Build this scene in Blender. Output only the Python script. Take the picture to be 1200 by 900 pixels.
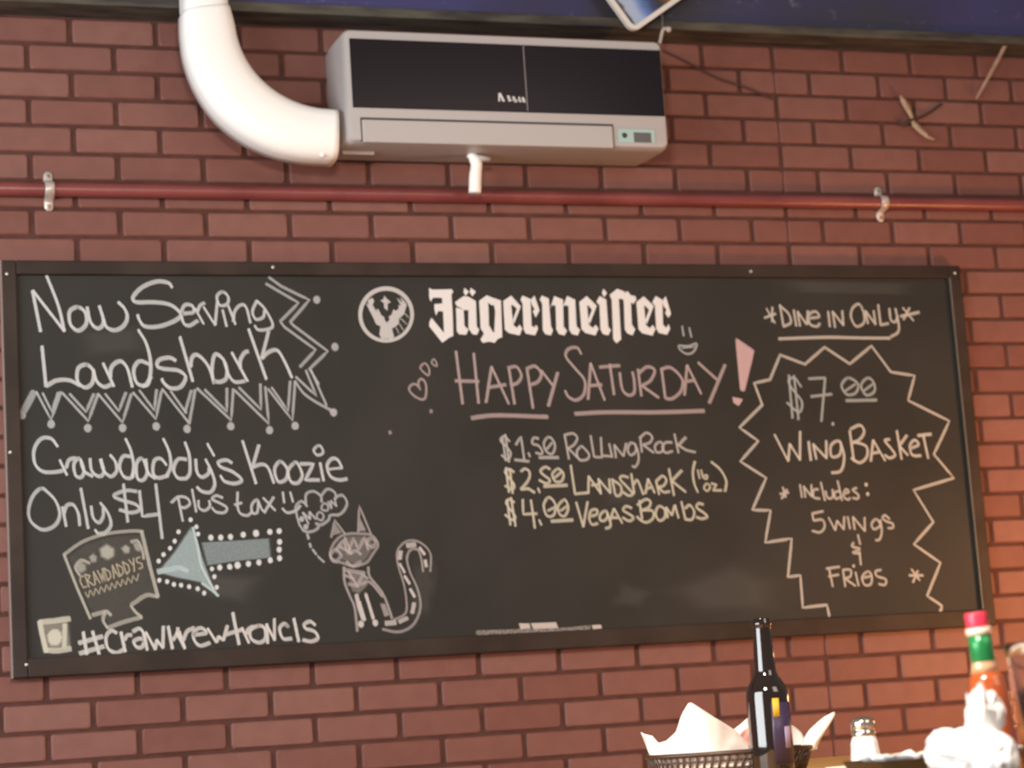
import bpy, bmesh, math, random
from mathutils import Vector, Matrix, noise
random.seed(7)
for o in list(bpy.data.objects): bpy.data.objects.remove(o)
SC = bpy.context.scene
COL = SC.collection

# ---------------------------------------------------------------- camera, world, lights, exposure
FPX = 2528.36                                   # focal length in pixels of the 1200 px wide frame
YAW, PITCH, ROLL = 0.324362, 0.161654, -0.066872
CAM = Vector((-1.23424, -4.96299, 0.835))
def _axes():
    cy, sy, cp, sp = math.cos(YAW), math.sin(YAW), math.cos(PITCH), math.sin(PITCH)
    f = Vector((sy*cp, cy*cp, sp)); r = Vector((cy, -sy, 0)); u = r.cross(f)
    c, s = math.cos(ROLL), math.sin(ROLL)
    return r*c + u*s, u*c - r*s, f
RT, UP, FW = _axes()
cd = bpy.data.cameras.new('camera'); cam = bpy.data.objects.new('camera', cd); COL.objects.link(cam)
cd.sensor_width = 36.0; cd.lens = 36.0*FPX/1200.0; cd.clip_end = 60
cam.matrix_world = Matrix(((RT.x, UP.x, -FW.x, CAM.x), (RT.y, UP.y, -FW.y, CAM.y), (RT.z, UP.z, -FW.z, CAM.z), (0, 0, 0, 1)))
cd.dof.use_dof = True; cd.dof.focus_distance = 3.75; cd.dof.aperture_fstop = 5.0
SC.camera = cam
SC.view_settings.view_transform = 'Standard'; SC.view_settings.look = 'None'
SC.view_settings.gamma = 1.0; SC.view_settings.use_curve_mapping = False
SC.view_settings.exposure = 0.45
w = bpy.data.worlds.new('room_light'); SC.world = w; w.use_nodes = True
w.node_tree.nodes['Background'].inputs[0].default_value = (1.0, 0.90, 0.86, 1)
w.node_tree.nodes['Background'].inputs[1].default_value = 0.16
def area(name, loc, target, size, power, col, size_y=None, spread=None):
    l = bpy.data.lights.new(name, 'AREA'); l.energy = power; l.color = col
    l.shape = 'RECTANGLE'; l.size = size; l.size_y = size_y or size
    if spread: l.spread = spread
    o = bpy.data.objects.new(name, l); COL.objects.link(o); o.location = loc
    o.rotation_euler = (Vector(target)-Vector(loc)).to_track_quat('-Z', 'Y').to_euler()
    return o
area('window_daylight', (-3.9, -3.0, 1.6), (0.3, -0.2, 1.5), 3.6, 150, (0.95, 0.985, 1.0), 1.8)
area('dining_room_lamp', (1.6, -5.0, 2.9), (0.5, 0, 1.4), 1.6, 26, (1.0, 0.84, 0.70))
area('warm_wall_lamp', (2.35, -1.0, 0.95), (1.3, 0.0, 0.95), 0.25, 19, (1.0, 0.44, 0.14))
area('warm_table_lamp', (-0.75, -3.35, 2.05), (0.3, -2.15, 0.78), 0.35, 46, (1.0, 0.87, 0.74))

# ---------------------------------------------------------------- helpers
def ray(px, py): return FW + RT*((px-600)/FPX) - UP*((py-450)/FPX)
def at(px, py, y):                              # where the line of sight meets the vertical plane Y = y
    d = ray(px, py); return CAM + d*((y-CAM.y)/d.y)
def atz(px, py, z):                             # ... meets the level plane Z = z
    d = ray(px, py); return CAM + d*((z-CAM.z)/d.z)
def atd(px, py, dep): return CAM + ray(px, py)*dep
def link(name, me, m, parent=None, smooth=False):
    o = bpy.data.objects.new(name, me); COL.objects.link(o)
    for mm in (m if isinstance(m, (list, tuple)) else [m]): me.materials.append(mm)
    if smooth:
        for p in me.polygons: p.use_smooth = True
    if parent:                                  # shapes are modelled in place, then stored relative to their thing's base
        base, q = Vector(), parent
        while q: base += q.location; q = q.parent
        me.transform(Matrix.Translation(-base)); o.parent = parent
    return o
def obj(name, bm, m, parent=None, smooth=False):
    bmesh.ops.recalc_face_normals(bm, faces=bm.faces)
    me = bpy.data.meshes.new(name); bm.to_mesh(me); bm.free()
    return link(name, me, m, parent, smooth)
def tag(o, label=None, cat=None, group=None, kind=None):
    if label: o['label'] = label
    if cat: o['category'] = cat
    if group: o['group'] = group
    if kind: o['kind'] = kind
    return o
def thing(name, label, cat, loc=(0, 0, 0), group=None):
    o = bpy.data.objects.new(name, None); COL.objects.link(o); o.location = loc; o.empty_display_size = 0.05
    return tag(o, label, cat, group)
def box(bm, a, b, bev=0.0, seg=2):
    r = bmesh.ops.create_cube(bm, size=1.0); vs = r['verts']
    for v in vs:
        v.co = Vector(((a[0]+b[0])/2 + v.co.x*(b[0]-a[0]), (a[1]+b[1])/2 + v.co.y*(b[1]-a[1]), (a[2]+b[2])/2 + v.co.z*(b[2]-a[2])))
    if bev:
        es = list({e for v in vs for e in v.link_edges})
        bmesh.ops.bevel(bm, geom=es, offset=bev, segments=seg, affect='EDGES', profile=0.5)
def lathe(bm, prof, n=40, c=(0, 0, 0), cap=True):
    rings = []
    for r, z in prof:
        rings.append([bm.verts.new((c[0]+r*math.cos(2*math.pi*i/n), c[1]+r*math.sin(2*math.pi*i/n), c[2]+z)) for i in range(n)])
    for a, b in zip(rings, rings[1:]):
        for i in range(n): bm.faces.new((a[i], a[(i+1) % n], b[(i+1) % n], b[i]))
    if cap:
        if prof[0][0] > 1e-4: bm.faces.new(rings[0][::-1])
        if prof[-1][0] > 1e-4: bm.faces.new(rings[-1])
def tube(bm, pts, rad, n=12, closed=False):
    pts = [Vector(p) for p in pts]; N = len(pts); rings = []; nrm = None
    for i, p in enumerate(pts):
        a = pts[i-1] if (i > 0 or closed) else p; b = pts[(i+1) % N] if (i < N-1 or closed) else p
        t = (b-a).normalized()
        if nrm is None: nrm = t.orthogonal().normalized()
        nrm = (nrm - t*nrm.dot(t)).normalized(); bi = t.cross(nrm)
        r = rad[i] if isinstance(rad, (list, tuple)) else rad
        rings.append([bm.verts.new(p + (nrm*math.cos(2*math.pi*k/n) + bi*math.sin(2*math.pi*k/n))*r) for k in range(n)])
    prs = list(zip(rings, rings[1:])) + ([(rings[-1], rings[0])] if closed else [])
    for a, b in prs:
        for k in range(n): bm.faces.new((a[k], a[(k+1) % n], b[(k+1) % n], b[k]))
    if not closed: bm.faces.new(rings[0][::-1]); bm.faces.new(rings[-1])
def spline(pts, k=6, closed=False):
    P = [Vector(p) for p in pts]; N = len(P)
    if N < 3: return P
    out = []
    for i in range(N if closed else N-1):
        p1, p2 = P[i], P[(i+1) % N]
        p0 = P[i-1] if (i > 0 or closed) else p1*2-p2
        p3 = P[(i+2) % N] if (i+2 < N or closed) else p2*2-p1
        for j in range(k):
            t = j/k
            out.append(0.5*((2*p1) + (p2-p0)*t + (2*p0-5*p1+4*p2-p3)*t*t + (3*p1-p0-3*p2+p3)*t*t*t))
    if not closed: out.append(P[-1])
    return out
# materials
def mat(name, col, rough=0.5, **kw):
    m = bpy.data.materials.new(name); m.use_nodes = True; b = m.node_tree.nodes['Principled BSDF']
    b.inputs['Base Color'].default_value = (*col, 1); b.inputs['Roughness'].default_value = rough
    for k, v in kw.items(): b.inputs[k.replace('_', ' ')].default_value = v
    return m
def noisy(name, c1, c2, scale=8.0, rough=0.6, detail=4.0, bump=0.0, lo=0.35, hi=0.65, stretch=(1, 1, 1), **kw):
    m = mat(name, c1, rough, **kw); nt = m.node_tree; b = nt.nodes['Principled BSDF']
    tc = nt.nodes.new('ShaderNodeTexCoord'); mp = nt.nodes.new('ShaderNodeMapping'); mp.inputs['Scale'].default_value = stretch
    nz = nt.nodes.new('ShaderNodeTexNoise'); nz.inputs['Scale'].default_value = scale; nz.inputs['Detail'].default_value = detail
    rp = nt.nodes.new('ShaderNodeValToRGB'); rp.color_ramp.elements[0].position = lo; rp.color_ramp.elements[1].position = hi
    rp.color_ramp.elements[0].color = (*c1, 1); rp.color_ramp.elements[1].color = (*c2, 1)
    L = nt.links.new; L(tc.outputs['Object'], mp.inputs['Vector']); L(mp.outputs['Vector'], nz.inputs['Vector'])
    L(nz.outputs['Fac'], rp.inputs['Fac']); L(rp.outputs['Color'], b.inputs['Base Color'])
    if bump:
        bp = nt.nodes.new('ShaderNodeBump'); bp.inputs['Strength'].default_value = bump; bp.inputs['Distance'].default_value = 0.004
        L(nz.outputs['Fac'], bp.inputs['Height']); L(bp.outputs['Normal'], b.inputs['Normal'])
    return m

# ---------------------------------------------------------------- brick panel wall
B, H, ZT = 0.2032, 0.066964, 2.519               # brick length, course height, height of course line 0
bm = bmesh.new()
cl = bm.loops.layers.float_color.new('brick')
def quadbrick(x0, x1, z0, z1, c):
    j = lambda: random.uniform(-0.0009, 0.0009)
    def ring(e, k, y, jit):
        a, b, c, d = x0+e, x1-e, z0+e, z1-e
        o = [(a+k, c), (b-k, c), (b, c+k), (b, d-k), (b-k, d), (a+k, d), (a, d-k), (a, c+k)]
        return [bm.verts.new((x+(j() if jit else 0), y, z+(j() if jit else 0))) for x, z in o]
    back, mid, fr = ring(0, .004, 0.0050, 0), ring(.0012, .005, 0.0018, 1), ring(.0038, .006, 0.0, 1)
    fs = [bm.faces.new(fr)]
    for k in range(8):
        q = (k+1) % 8
        fs.append(bm.faces.new((back[k], back[q], mid[q], mid[k]))); fs.append(bm.faces.new((mid[k], mid[q], fr[q], fr[k])))
    for f in fs:
        f.material_index = 0
        for l in f.loops: l[cl] = c
MG, MV = 0.0056, 0.0038                          # half joint: upright, level
U0, U1 = -18, 22
for v in range(-1, 37):
    z1 = ZT - v*H - MV; z0 = ZT - (v+1)*H + MV
    off = 0.0 if v % 2 else 0.5
    for k in range(U0, U1):
        a, b_ = (k+off)*B, (k+off+1)*B
        g = random.random(); c = (g, random.random(), random.random(), 1)
        cut = None
        for s in range(-18, 25, 6):
            if a+0.01 < s*B < b_-0.01: cut = s*B
        if cut: quadbrick(a+MG, cut-0.0007, z0, z1, c); quadbrick(cut+0.0007, b_-MG, z0, z1, (g*.9+.05, c[1], c[2], 1))
        else: quadbrick(a+MG, b_-MG, z0, z1, c)
xa, xb = U0*B-0.1, U1*B+0.1
nf0 = len(bm.faces)
box(bm, (xa, 0.0045, 0.0), (xb, 0.10, ZT+H+0.01))
bm.faces.ensure_lookup_table()
for f in bm.faces[nf0:]: f.material_index = 1
brick = mat('painted_brick', (.25, .1, .08), 0.62, Specular_IOR_Level=0.35); nt = brick.node_tree; pb = nt.nodes['Principled BSDF']
at_ = nt.nodes.new('ShaderNodeAttribute'); at_.attribute_name = 'brick'
sp = nt.nodes.new('ShaderNodeSeparateColor'); rp = nt.nodes.new('ShaderNodeValToRGB')
rp.color_ramp.elements[0].color = (.172, .064, .050, 1); rp.color_ramp.elements[1].color = (.218, .096, .078, 1)
e = rp.color_ramp.elements.new(0.5); e.color = (.195, .079, .064, 1)
tc = nt.nodes.new('ShaderNodeTexCoord'); nz = nt.nodes.new('ShaderNodeTexNoise'); nz.inputs['Scale'].default_value = 22; nz.inputs['Detail'].default_value = 5
r2 = nt.nodes.new('ShaderNodeValToRGB'); r2.color_ramp.elements[0].position = .3; r2.color_ramp.elements[1].position = .62
r2.color_ramp.elements[0].color = (.88, .87, .86, 1); r2.color_ramp.elements[1].color = (1, 1, 1, 1)
mx = nt.nodes.new('ShaderNodeMix'); mx.data_type = 'RGBA'; mx.blend_type = 'MULTIPLY'; mx.inputs[0].default_value = 1
bp = nt.nodes.new('ShaderNodeBump'); bp.inputs['Strength'].default_value = .25; bp.inputs['Distance'].default_value = .003
L = nt.links.new
L(at_.outputs['Color'], sp.inputs[0]); L(sp.outputs[0], rp.inputs['Fac']); L(tc.outputs['Object'], nz.inputs['Vector'])
L(nz.outputs['Fac'], r2.inputs['Fac']); L(rp.outputs['Color'], mx.inputs[6]); L(r2.outputs['Color'], mx.inputs[7]); L(mx.outputs[2], pb.inputs['Base Color'])
L(nz.outputs['Fac'], bp.inputs['Height']); L(bp.outputs['Normal'], pb.inputs['Normal'])
mortar = noisy('dark_mortar', (.062, .021, .015), (.084, .031, .022), 30, .9)
tag(obj('wall_back', bm, [brick, mortar]), 'red brick panel wall with dark joints behind the chalkboard', 'wall', kind='structure')

# header above the bricks, its ledge and the floor
mural = mat('mural_paint', (.05, .05, .15), .55); nt = mural.node_tree; pb = nt.nodes['Principled BSDF']; L = nt.links.new
tc = nt.nodes.new('ShaderNodeTexCoord'); n1 = nt.nodes.new('ShaderNodeTexNoise'); n1.inputs['Scale'].default_value = 1.3; n1.inputs['Detail'].default_value = 3
n2 = nt.nodes.new('ShaderNodeTexNoise'); n2.inputs['Scale'].default_value = 26; n2.inputs['Detail'].default_value = 6
ra = nt.nodes.new('ShaderNodeValToRGB')
for p_, c_ in ((.36, (.026, .028, .034)), (.46, (.030, .027, .080)), (.56, (.038, .036, .130))):
    e = ra.color_ramp.elements.new(p_); e.color = (*c_, 1)
ra.color_ramp.elements.remove(ra.color_ramp.elements[0]); ra.color_ramp.elements[-1].color = (.036, .045, .12, 1)
rb = nt.nodes.new('ShaderNodeValToRGB'); rb.color_ramp.elements[0].position = .62; rb.color_ramp.elements[1].position = .8
rb.color_ramp.elements[0].color = (0, 0, 0, 1); rb.color_ramp.elements[1].color = (.12, .12, .14, 1)
ad = nt.nodes.new('ShaderNodeMix'); ad.data_type = 'RGBA'; ad.blend_type = 'ADD'; ad.inputs[0].default_value = 1
L(tc.outputs['Object'], n1.inputs['Vector']); L(tc.outputs['Object'], n2.inputs['Vector']); L(n1.outputs['Fac'], ra.inputs['Fac']); L(n2.outputs['Fac'], rb.inputs['Fac'])
sx = nt.nodes.new('ShaderNodeSeparateXYZ'); dz = nt.nodes.new('ShaderNodeValToRGB'); mr = nt.nodes.new('ShaderNodeMapRange')
mr.inputs['From Min'].default_value = -1.0; mr.inputs['From Max'].default_value = 2.0
dz.color_ramp.elements[0].position = 0; dz.color_ramp.elements[0].color = (1, 1, 1, 1); dz.color_ramp.elements[1].position = .9; dz.color_ramp.elements[1].color = (.1, .1, .1, 1)
for p_, v_ in ((.21, 1.0), (.27, 0.0), (.55, 0.0), (.575, .9), (.65, .8), (.72, .15)):
    e = dz.color_ramp.elements.new(p_); e.color = (v_, v_, v_, 1)
dk = nt.nodes.new('ShaderNodeMix'); dk.data_type = 'RGBA'; dk.inputs[7].default_value = (.030, .030, .031, 1)
L(tc.outputs['Object'], sx.inputs[0]); L(sx.outputs['X'], mr.inputs['Value']); L(mr.outputs[0], dz.inputs['Fac']); L(dz.outputs['Color'], dk.inputs[0]); L(ra.outputs['Color'], dk.inputs[6])
L(dk.outputs[2], ad.inputs[6]); L(rb.outputs['Color'], ad.inputs[7]); L(ad.outputs[2], pb.inputs['Base Color'])
ZH = ZT + H                                      # underside of the ledge
bm = bmesh.new(); box(bm, (xa, -0.075, ZH+0.026), (xb, 0.10, 3.35))
tag(obj('wall_upper', bm, mural), 'dark blue painted wall band above the bricks', 'wall', kind='structure')
bm = bmesh.new(); box(bm, (xa, -0.092, ZH+0.001), (xb, 0.10, ZH+0.026), .004)
ledge = noisy('weathered_ledge', (.030, .024, .022), (.095, .085, .062), 7, .7, 6, .2, .35, .68, (1, 4, 6))
tag(obj('trim_1', bm, ledge), 'weathered grey wooden ledge along the top of the bricks', 'trim', kind='structure')
bm = bmesh.new(); box(bm, (xa, -7.5, -0.05), (xb, 0.10, 0.0))
tag(obj('floor', bm, noisy('floor_boards', (.09, .05, .03), (.14, .08, .05), 6, .5, stretch=(1, 8, 1))), 'brown floor', 'floor', kind='structure')

# ---------------------------------------------------------------- chalkboard
BX0, BX1, BZ0, BZ1 = -0.787, 1.695, 1.035, 1.986
YS, YF = -0.022, -0.034                          # writing surface, frame front
board = thing('chalkboard', 'long black framed chalkboard menu covered in chalk writing on the brick wall', 'chalkboard', ((BX0+BX1)/2, 0, BZ0))
slate = noisy('slate', (.024, .0235, .0215), (.036, .034, .031), 2.6, .62, 6, 0, .35, .7, Specular_IOR_Level=.2)
framem = noisy('dark_frame_wood', (.024, .015, .012), (.038, .025, .020), 9, .6, 4, .1, stretch=(1, 1, 1), Specular_IOR_Level=.25)
FW_, FB = 0.033, 0.043
bm = bmesh.new(); box(bm, (BX0+.02, YS, BZ0+.02), (BX1-.02, -0.002, BZ1-.02)); obj('writing_surface', bm, slate, board)
for a, b_ in (((BX0, 0, BZ0), (BX0+FW_, YF, BZ1)), ((BX1-FW_, 0, BZ0), (BX1, YF, BZ1)),
              ((BX0+FW_, 0, BZ1-FW_), (BX1-FW_, YF, BZ1)), ((BX0+FW_, 0, BZ0), (BX1-FW_, YF, BZ0+FB))):
    bm = bmesh.new(); box(bm, (a[0], YF, a[2]), (b_[0], -0.001, b_[2]), .003); obj('frame_rail', bm, framem, board)
bm = bmesh.new(); box(bm, (BX1-FW_-.0022, YF-.0004, BZ0+FB), (BX1-FW_, YF+.004, BZ1-FW_)); tag(obj('edge_strip', bm, mat('pale_edge_strip', (.15, .135, .11), .5), board), 'thin pale strip inside the right rail')
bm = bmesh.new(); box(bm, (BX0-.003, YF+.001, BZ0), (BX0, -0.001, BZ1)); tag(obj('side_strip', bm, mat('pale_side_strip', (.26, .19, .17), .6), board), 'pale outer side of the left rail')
steel = mat('pale_screw_metal', (.55, .52, .48), .35, Metallic=.6)
for px, py in ((8, 321), (1119, 320), (880, 318), (31, 779), (320, 313), (12, 530)):
    p = at(px, py, YF); bm = bmesh.new()
    bmesh.ops.create_uvsphere(bm, u_segments=12, v_segments=8, radius=.0042)
    for v in bm.verts: v.co = p + Vector((v.co.x, v.co.y*.5-.0002, v.co.z))
    tag(obj('screw', bm, steel, board, True), 'small pale screw head')

PXM = 0.00205                                    # metres per photo pixel on the board
CHALK = {}
def chalk(col, strength):
    k = (col, strength)
    if k in CHALK: return CHALK[k]
    m = mat('chalk', col, .9, Specular_IOR_Level=.1); nt = m.node_tree; b = nt.nodes['Principled BSDF']; L = nt.links.new
    a = nt.nodes.new('ShaderNodeAttribute'); a.attribute_name = 'cover'
    tc = nt.nodes.new('ShaderNodeTexCoord'); nz = nt.nodes.new('ShaderNodeTexNoise'); nz.inputs['Scale'].default_value = 330; nz.inputs['Detail'].default_value = 3
    ad = nt.nodes.new('ShaderNodeMath'); ad.operation = 'MULTIPLY_ADD'; ad.inputs[1].default_value = .55; ad.inputs[2].default_value = -.275
    sm = nt.nodes.new('ShaderNodeMath'); sm.operation = 'ADD'
    mr = nt.nodes.new('ShaderNodeMapRange'); mr.interpolation_type = 'SMOOTHSTEP'
    mr.inputs['From Min'].default_value = .08; mr.inputs['From Max'].default_value = .62; mr.inputs['To Max'].default_value = strength
    mu = nt.nodes.new('ShaderNodeMath'); mu.operation = 'MULTIPLY'
    sp = nt.nodes.new('ShaderNodeSeparateColor')
    gr = nt.nodes.new('ShaderNodeMath'); gr.operation = 'SUBTRACT'; gr.inputs[0].default_value = 1.0
    gm = nt.nodes.new('ShaderNodeMath'); gm.operation = 'MULTIPLY'; L(sp.outputs[2], gr.inputs[1]); L(gr.outputs[0], gm.inputs[1])
    L(tc.outputs['Object'], nz.inputs['Vector']); L(nz.outputs['Fac'], ad.inputs[0]); L(a.outputs['Color'], sp.inputs[0])
    L(ad.outputs[0], gm.inputs[0]); L(gm.outputs[0], sm.inputs[0]); L(sp.outputs[0], sm.inputs[1]); L(sm.outputs[0], mr.inputs['Value'])
    L(mr.outputs[0], mu.inputs[0]); L(sp.outputs[1], mu.inputs[1]); L(mu.outputs[0], b.inputs['Alpha'])
    CHALK[k] = m; return m
LAY = [0]
SLANT = Vector((0.47, -0.88))                    # the chalk lies thin along this slant, broad across it (X, Z)
def strokes(bm, lay, text, tf, width):
    """text: 's x,y x,y ..; l ..; c ..' smooth, straight, closed; a number after the letter scales the width"""
    ox, oy, sc = tf
    for st in text.split(';'):
        t = st.split()
        if not t: continue
        kind = t[0][0]; wm = float(t[0][1:] or 1)
        pts = [tuple(float(q) for q in a.split(',')) for a in t[1:]]
        pts = [at(ox+x*sc, oy+y*sc, YS) for x, y in pts]
        pts = [Vector((p.x, p.z)) for p in pts]
        if kind == 'd':
            for p in pts: blob(bm, lay, p, width*wm*PXM*.5)
            continue
        if kind in 'sc': pts = spline([(p.x, p.y, 0) for p in pts], 5, kind == 'c'); pts = [Vector((p.x, p.y)) for p in pts]
        else:
            q = []
            for a, b in zip(pts, pts[1:]):
                for i in range(4): q.append(a.lerp(b, i/4))
            pts = q + [pts[-1]]
        if kind == 'c': pts.append(pts[0].copy())
        wd = width*wm*PXM*.82
        d0 = (pts[0]-pts[1]).normalized(); d1 = (pts[-1]-pts[-2]).normalized()
        pts = [pts[0]+d0*wd*.35] + pts + [pts[-1]+d1*wd*.35]
        LAY[0] += 1; y = YS - 0.0004 - 0.0000022*LAY[0]
        rows = []
        for i, p in enumerate(pts):
            a = pts[max(i-1, 0)]; b = pts[min(i+1, len(pts)-1)]; d = (b-a)
            if d.length < 1e-9: d = d1
            d.normalize(); n = Vector((-d.y, d.x))
            s = abs(d.x*SLANT.y - d.y*SLANT.x)
            ww = wd*(.62+.52*s)*.70; op = 1-.30*s
            tip = 0.0 if i in (0, len(pts)-1) else 1.0
            rows.append([(p+n*ww, 0.0, op), (p+n*ww*.45, tip*.8, op), (p-n*ww*.45, tip*.8, op), (p-n*ww, 0.0, op)])
        vr = [[(bm.verts.new((q.x, y, q.y)), c, o_) for q, c, o_ in r] for r in rows]
        for r0, r1 in zip(vr, vr[1:]):
            for k in range(3):
                f = bm.faces.new((r0[k][0], r0[k+1][0], r1[k+1][0], r1[k][0]))
                for l, (vv, c, o_) in zip(f.loops, (r0[k], r0[k+1], r1[k+1], r1[k])): l[lay] = (c, o_, 0, 1)
def blob(bm, lay, p, r, n=12, sx=1.0):
    LAY[0] += 1; y = YS - 0.0004 - 0.0000022*LAY[0]
    rings = []
    for f, c in ((1.35, 0), (.7, .8)):
        rings.append([(bm.verts.new((p.x+r*f*math.cos(2*math.pi*k/n), y, p.y+r*f*1.15*math.sin(2*math.pi*k/n))), c, .95) for k in range(n)])
    for k in range(n):
        q = (k+1) % n; vs = (rings[0][k], rings[0][q], rings[1][q], rings[1][k]); f = bm.faces.new([v[0] for v in vs])
        for l, v in zip(f.loops, vs): l[lay] = (v[1], v[2], 0, 1)
    f = bm.faces.new([v[0] for v in rings[1]])
    for l in f.loops: l[lay] = (.8, .95, 0, 1)
def fill(bm, lay, text, tf, soft=.82, cover=.6):
    ox, oy, sc = tf
    for st in text.split(';'):
        t = st.split()
        if not t: continue
        pts = [at(ox+float(a.split(',')[0])*sc, oy+float(a.split(',')[1])*sc, YS) for a in t]
        c = sum(pts, Vector())/len(pts); LAY[0] += 1; y = YS - 0.0003 - 0.0000022*LAY[0]
        out = [bm.verts.new((p.x, y, p.z)) for p in pts]; inn = [bm.verts.new((c.x+(p.x-c.x)*soft, y, c.z+(p.z-c.z)*soft)) for p in pts]; n = len(pts)
        for k in range(n):
            q = (k+1) % n; f = bm.faces.new((out[k], out[q], inn[q], inn[k]))
            for l, cc in zip(f.loops, (0, 0, cover, cover)): l[lay] = (cc, .95, .8, 1)
        f = bm.faces.new(inn)
        for l in f.loops: l[lay] = (cover, .95, .8, 1)
def chalkpart(name, label, col, strength, width, groups, fills=None):
    bm = bmesh.new(); lay = bm.loops.layers.float_color.new('cover')
    for a in (fills or []): fill(bm, lay, *a)
    for tf, text, *wv in groups: strokes(bm, lay, text, tf, wv[0] if wv else width)
    bm.normal_update(); bmesh.ops.triangulate(bm, faces=[f for f in bm.faces if len(f.verts) > 4])
    o = obj(name, bm, chalk(col, strength), board)
    if label: o['label'] = label
    return o
A6 = 1/6
gA, gB, gC, gD = (20, 310, A6), (200, 300, A6), (20, 420, A6), (210, 400, A6)
gE, gF, gH, gI = (220, 500, A6), (20, 550, A6), (30, 610, A6), (170, 590, A6)
gJ, gK, gG = (30, 700, A6), (210, 700, A6), (330, 560, .21111)
WH = (.69, .71, .72); WW = (.72, .69, .63)
chalkpart('chalk_lettering', 'white chalk words Now Serving at top left', WH, 0.76, 5.2, [
 (gA, 'l 108,185 165,470; l 112,185 332,468; s 206,75 290,290 332,468; c 430,300 370,330 375,420 430,465 485,420 480,340;'
      's 492,300 515,400 560,448 600,430 605,380 578,292; s 605,380 630,440 690,462 750,430 775,370 755,310 712,265;'
      's 1090,160 1060,128 980,120 880,160 815,230 840,265 960,265 1080,285 1150,350 1110,395 1000,435 900,435 860,390 848,355'),
 (gB, 's.9 80,405 160,395 150,350 100,345 75,400 90,470 130,490 190,455; l.8 172,370 232,478; s.8 190,390 205,350 238,330; l.8 232,360 312,485; l.8 312,485 328,320;'
      'l.8 365,380 393,495; c.8 365,252 325,285 345,345 395,340 405,290; l.8 405,350 455,480; s.8 440,460 450,390 490,345 530,360 560,470;'
      's.8 605,315 575,390 600,445 650,430 660,380; s.8 605,315 660,370 715,470 700,510 620,520 590,490')])
chalkpart('chalk_lettering', 'white chalk drink name under the words Now Serving', WH, 0.76, 5.2, [
 (gA, 'l 175,575 203,855; s 205,855 280,815 370,815 440,850; c 490,705 430,730 425,820 480,865 530,830 535,750; s 535,740 560,820 610,860 660,845;'
      'l 605,695 680,855; s 655,800 665,720 725,680 775,730 810,860; s 930,700 860,680 820,740 840,830 900,850 940,790; s 852,460 910,560 940,700 925,830 880,855;'
      's 1115,675 1070,655 1000,670 985,715 1040,735 1130,745 1185,790 1150,860 1080,870 1030,830 1018,805'),
 (gB, 'l 65,570 155,880; s 140,780 150,715 185,695 240,740 280,810 305,895; s 305,890 290,820 300,720 325,690 375,735 395,800 390,860 350,885 305,880; s.9 375,740 405,830 450,885 520,880;'
      'l 430,680 540,880; s 490,790 490,730 520,680 545,670; l 548,515 672,865; l.9 688,530 640,720; s 640,720 690,675 750,665 800,740 852,855')])
chalkpart('chalk_zigzag_border', 'double white chalk zigzag border with dots around the first two lines', WH, 0.50, 4.2, [
 (gB, 'l 690,150 780,215 975,310 840,465 865,490 1105,670 975,795 1042,900; l 670,195 900,330 770,460 800,500 1020,660 910,780; d1.9 1027,308 1155,640; d1.5 730,80'),
 (gD, 'l 890,205 965,385 820,250; l 925,200 1035,450; s 815,280 870,360 950,420 1080,492; d1.9 1085,500 55,615 362,597 635,625 815,595'),
 (gC, 'l2 45,375 120,235; l 135,235 238,430 308,235; l 180,245 245,375 290,240; l 320,245 500,440 570,250; l 370,250 485,375 540,250; l 570,250 740,450 803,250;'
      'l 620,250 715,370 765,240; l 815,240 975,425 1015,230; l 860,225 965,365 980,220; l 1020,215 1205,450; l 1080,230 1190,385; d1.9 35,400 240,462 497,490 742,490 978,478'),
 (gD, 'l 70,580 112,340; l 40,500 85,345; l 125,330 365,555 380,335; l 180,340 335,495 335,330; l 390,345 630,580 605,320; l 420,325 575,480 570,300; l 625,335 795,555 815,280; l 650,325 765,490 780,280')])
chalkpart('chalk_lettering', 'white chalk words for the drink sleeve offer', WH, 0.74, 4.7, [
 (gC, 's 285,620 240,565 170,565 120,640 125,740 180,795 260,800 320,790; l 300,715 350,820; s 345,770 365,715 410,700; c 440,705 400,740 410,820 450,835 470,790; s 445,710 470,790 530,830;'
      's 512,705 525,790 575,830 610,800 590,710; s 585,710 610,790 660,830 700,790 690,725 655,680; s 800,690 745,690 720,760 750,830 800,840 820,790; s 762,565 800,650 820,760 810,840;'
      'c 880,705 840,740 845,840 885,855 915,800; s 905,710 920,800 970,845; s 1050,750 1010,705 965,720 955,800 990,840 1060,825; s 1028,565 1070,660 1080,760 1050,830; s 1190,710 1130,710 1100,780 1130,840 1190,845'),
 (gE, 's -20,110 10,200 15,320 -10,365; s 55,230 65,320 100,355 145,330 150,290; s 125,230 165,310 190,400 160,460 100,455 65,425; l 138,120 185,205;'
      's 310,255 270,235 215,250 235,285 320,320 380,375 330,400 260,385 230,345; l 385,100 480,400; l 500,130 455,285; s 455,285 520,265 565,290 605,395;'
      'c 650,245 610,300 635,385 690,370 700,300; c 750,255 705,310 725,385 775,395 805,340 775,265; l 790,262 885,262 825,375 925,375; l 930,255 955,380; c.8 915,135 885,165 910,200 950,185 940,145;'
      's 1085,290 1055,235 1015,225 980,270 1000,345 1060,375 1120,368; l.7 985,300 1085,290')])
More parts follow.
